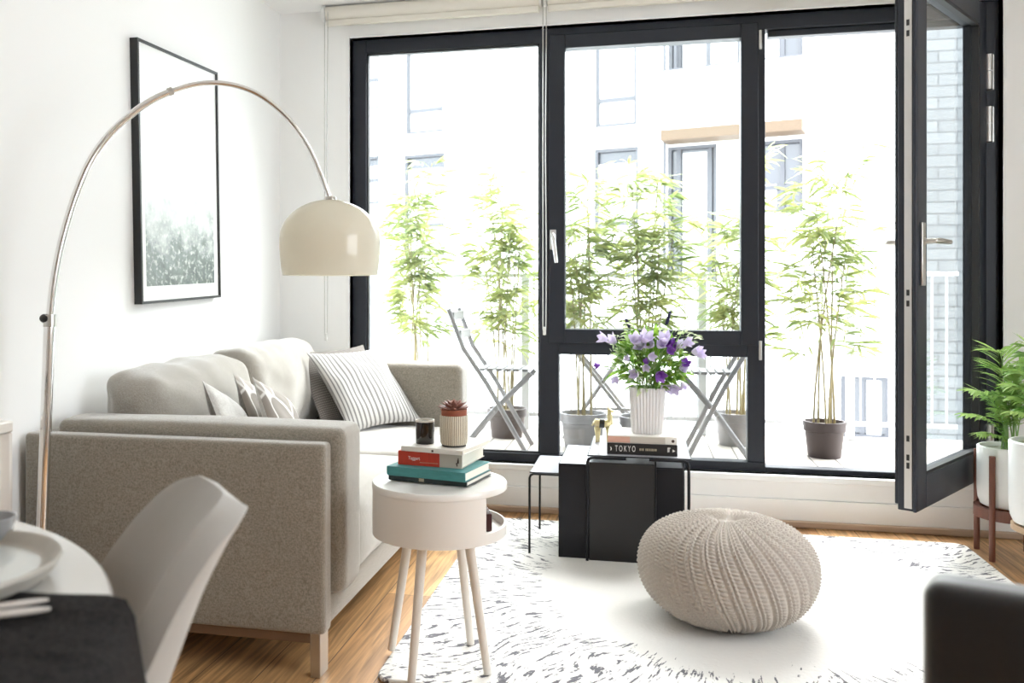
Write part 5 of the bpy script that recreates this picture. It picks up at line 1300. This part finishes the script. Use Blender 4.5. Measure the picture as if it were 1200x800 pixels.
st = thing('plant_stand', (PX, PY, 0), 'dark walnut plant stand holding the white pot by the open door', 'plant stand')
lp = [Vector((1.379, 3.948, 0)), Vector((1.376, 4.108, 0)), Vector((1.545, 3.940, 0)), Vector((1.545, 4.104, 0))]
for p in lp:
    dx = Vector((p.x - PX, p.y - PY, 0)).normalized()*(R1+0.014); q = Vector((PX, PY, 0)) + dx
    make('leg', MB().tube([(q.x, q.y, 0.0), (q.x, q.y, 0.418)], 0.0115, 14), M['walnut'], st, sharp=50)
cb = MB()
for i in range(2):
    a, b = (Vector((PX, PY, 0)) + Vector((lp[k2].x-PX, lp[k2].y-PY, 0)).normalized()*(R1+0.008) for k2 in ((0, 3), (1, 2))[i])
    d_ = (b-a).normalized(); s_ = Vector((-d_.y, d_.x, 0)); z_ = 0.168 if i == 0 else 0.1685
    cb.obox(a - s_*0.010 + UP*z_, b - a, s_*0.020, UP*0.035)
make('cross_bar', cb, M['walnut'], st, bevel=0.002)
mb = MB(); mb.lathe((PX, PY, 0), [(R1+0.012, 0.160), (R1+0.012, 0.204), (R1-0.010, 0.203), (R1-0.016, 0.160)], 48, closed=True)
make('support_ring', mb, M['walnut'], st)
QX, QY, R2 = 1.445, 3.590, 0.140
plant_pot(QX, QY, R2, 0.235, 0.536, 'larger bushy palm in white pot on pale wooden feet at the right picture edge',
          [(150, 0.34, 70), (180, 0.30, 62), (210, 0.28, 66), (240, 0.32, 72), (130, 0.40, 78), (100, 0.36, 74), (165, 0.44, 80), (195, 0.22, 45), (175, 0.20, 55), (225, 0.20, 50), (270, 0.3, 66), (320, 0.34, 66), (20, 0.34, 66), (60, 0.36, 70), (155, 0.24, 60), (200, 0.26, 75), (140, 0.20, 48), (185, 0.16, 62)], 9, False)
s2 = thing('plant_stand', (QX, QY, 0), 'pale wooden plant stand under the larger palm at the right edge', 'plant stand')
lw_ = simple('pale_beech', (0.55, 0.38, 0.24), 0.5, vary=0.12, vscale=20)
make('platform', MB().lathe((QX, QY, 0.208), [(0, 0), (R2*0.88, 0), (R2*0.95, 0.006), (R2*0.95, 0.025), (0, 0.025)], 48), lw_, s2)
for a in (45, 135, 225, 315):
    a = math.radians(a); make('leg', MB().tube([(QX + 0.06*math.cos(a), QY + 0.06*math.sin(a), 0.21), (QX + 0.075*math.cos(a), QY + 0.075*math.sin(a), 0)], [0.012, 0.009], 12), lw_, s2)

# ================================================================== FOREGROUND CHAIR (right)
c0 = at_z(1079, 686, 0.775); tvec = Vector((0.919, -0.395, 0)); bvec = Vector((0.395, 0.919, 0))     # along the back to the right; away from camera
fc = thing('leather_chair', (c0.x + 0.25, c0.y + 0.2, 0), 'black leather upholstered chair back in the lower right foreground', 'chair')
def fbx(mb, a0, a1, b0, b1, z0_, z1_, r=0.02, **kw):
    t_ = MB().softbox(a0, a1, b0, b1, z0_, z1_, r, **kw)
    vs = [Vector((c0.x, c0.y, 0)) + tvec*p.x + bvec*p.y + UP*p.z for p in t_.v]; mb.add(vs, t_.f); return mb
make('backrest', fbx(MB(), 0, 0.47, 0, 0.065, 0.30, 0.778, 0.018, by=0.01, bz=0.003, n=10), M['leather'], fc)
make('seat', fbx(MB(), 0.0, 0.47, 0.066, 0.50, 0.36, 0.46, 0.03, bz=0.015), M['leather'], fc)
for a, b in ((0.03, 0.03), (0.44, 0.03), (0.03, 0.46), (0.44, 0.46)):
    q = Vector((c0.x, c0.y, 0)) + tvec*a + bvec*b
    make('leg', MB().tube([q + UP*0.37, q], [0.021, 0.016], 10), M['darkwood'], fc)

# ================================================================== LIGHT
w = bpy.data.worlds.new('World'); scene.world = w; w.use_nodes = True; nt = w.node_tree
bg = nt.nodes['Background']; bg.inputs[0].default_value = (0.88, 0.945, 1.0, 1); bg.inputs[1].default_value = 1.0
def portal(name, loc, rot, sx, sy):
    l = bpy.data.lights.new(name, 'AREA'); l.shape = 'RECTANGLE'; l.size = sx; l.size_y = sy; l.cycles.is_portal = True
    o = bpy.data.objects.new(name, l); COL.objects.link(o); o.location = loc; o.rotation_euler = rot
portal('window_portal', ((FX0+FX1)/2, YW+0.30, 1.3), (-PI/2, 0, 0), FX1-FX0, 2.2)
portal('side_portal', (XR+0.14, (RY0+RY1)/2, (RZ0+RZ1)/2), (0, PI/2, 0), RZ1-RZ0, RY1-RY0)
sl = bpy.data.lights.new('hazy_sun', 'SUN'); sl.energy = 2.3; sl.angle = math.radians(64); sl.color = (1.0, 0.99, 0.97)
so = bpy.data.objects.new('hazy_sun', sl); COL.objects.link(so); so.location = (4, 9, 9)
SUN_AZ, SUN_EL = math.radians(31), math.radians(51)       # to the right of straight ahead, above the horizon
sd_ = Vector((math.sin(SUN_AZ)*math.cos(SUN_EL), math.cos(SUN_AZ)*math.cos(SUN_EL), math.sin(SUN_EL)))
so.rotation_euler = sd_.to_track_quat('Z', 'Y').to_euler()
scene.view_settings.view_transform = 'Standard'; scene.view_settings.look = 'None'
scene.view_settings.exposure = 3.45; scene.view_settings.gamma = 1.0; scene.view_settings.use_curve_mapping = False
cy = scene.cycles
cy.max_bounces = 10; cy.diffuse_bounces = 6; cy.glossy_bounces = 4; cy.transparent_max_bounces = 16; cy.transmission_bounces = 6
cy.sample_clamp_indirect = 6.0; cy.use_denoising = True; cy.caustics_reflective = False; cy.caustics_refractive = False

# ================================================================== CAMERA
cam = bpy.data.cameras.new('Camera'); co = bpy.data.objects.new('Camera', cam); COL.objects.link(co)
cam.sensor_fit = 'HORIZONTAL'; cam.sensor_width = 36.0; cam.lens = FPX/1200*36.0
cam.shift_x = (600 - CX)/1200; cam.shift_y = -(400 - CY)/1200
co.location = (0, 0, HC); co.rotation_euler = (PI/2, 0, TH)
cam.clip_start = 0.02; cam.clip_end = 200
cam.dof.use_dof = True; cam.dof.focus_distance = 3.0; cam.dof.aperture_fstop = 4.0
scene.camera = co
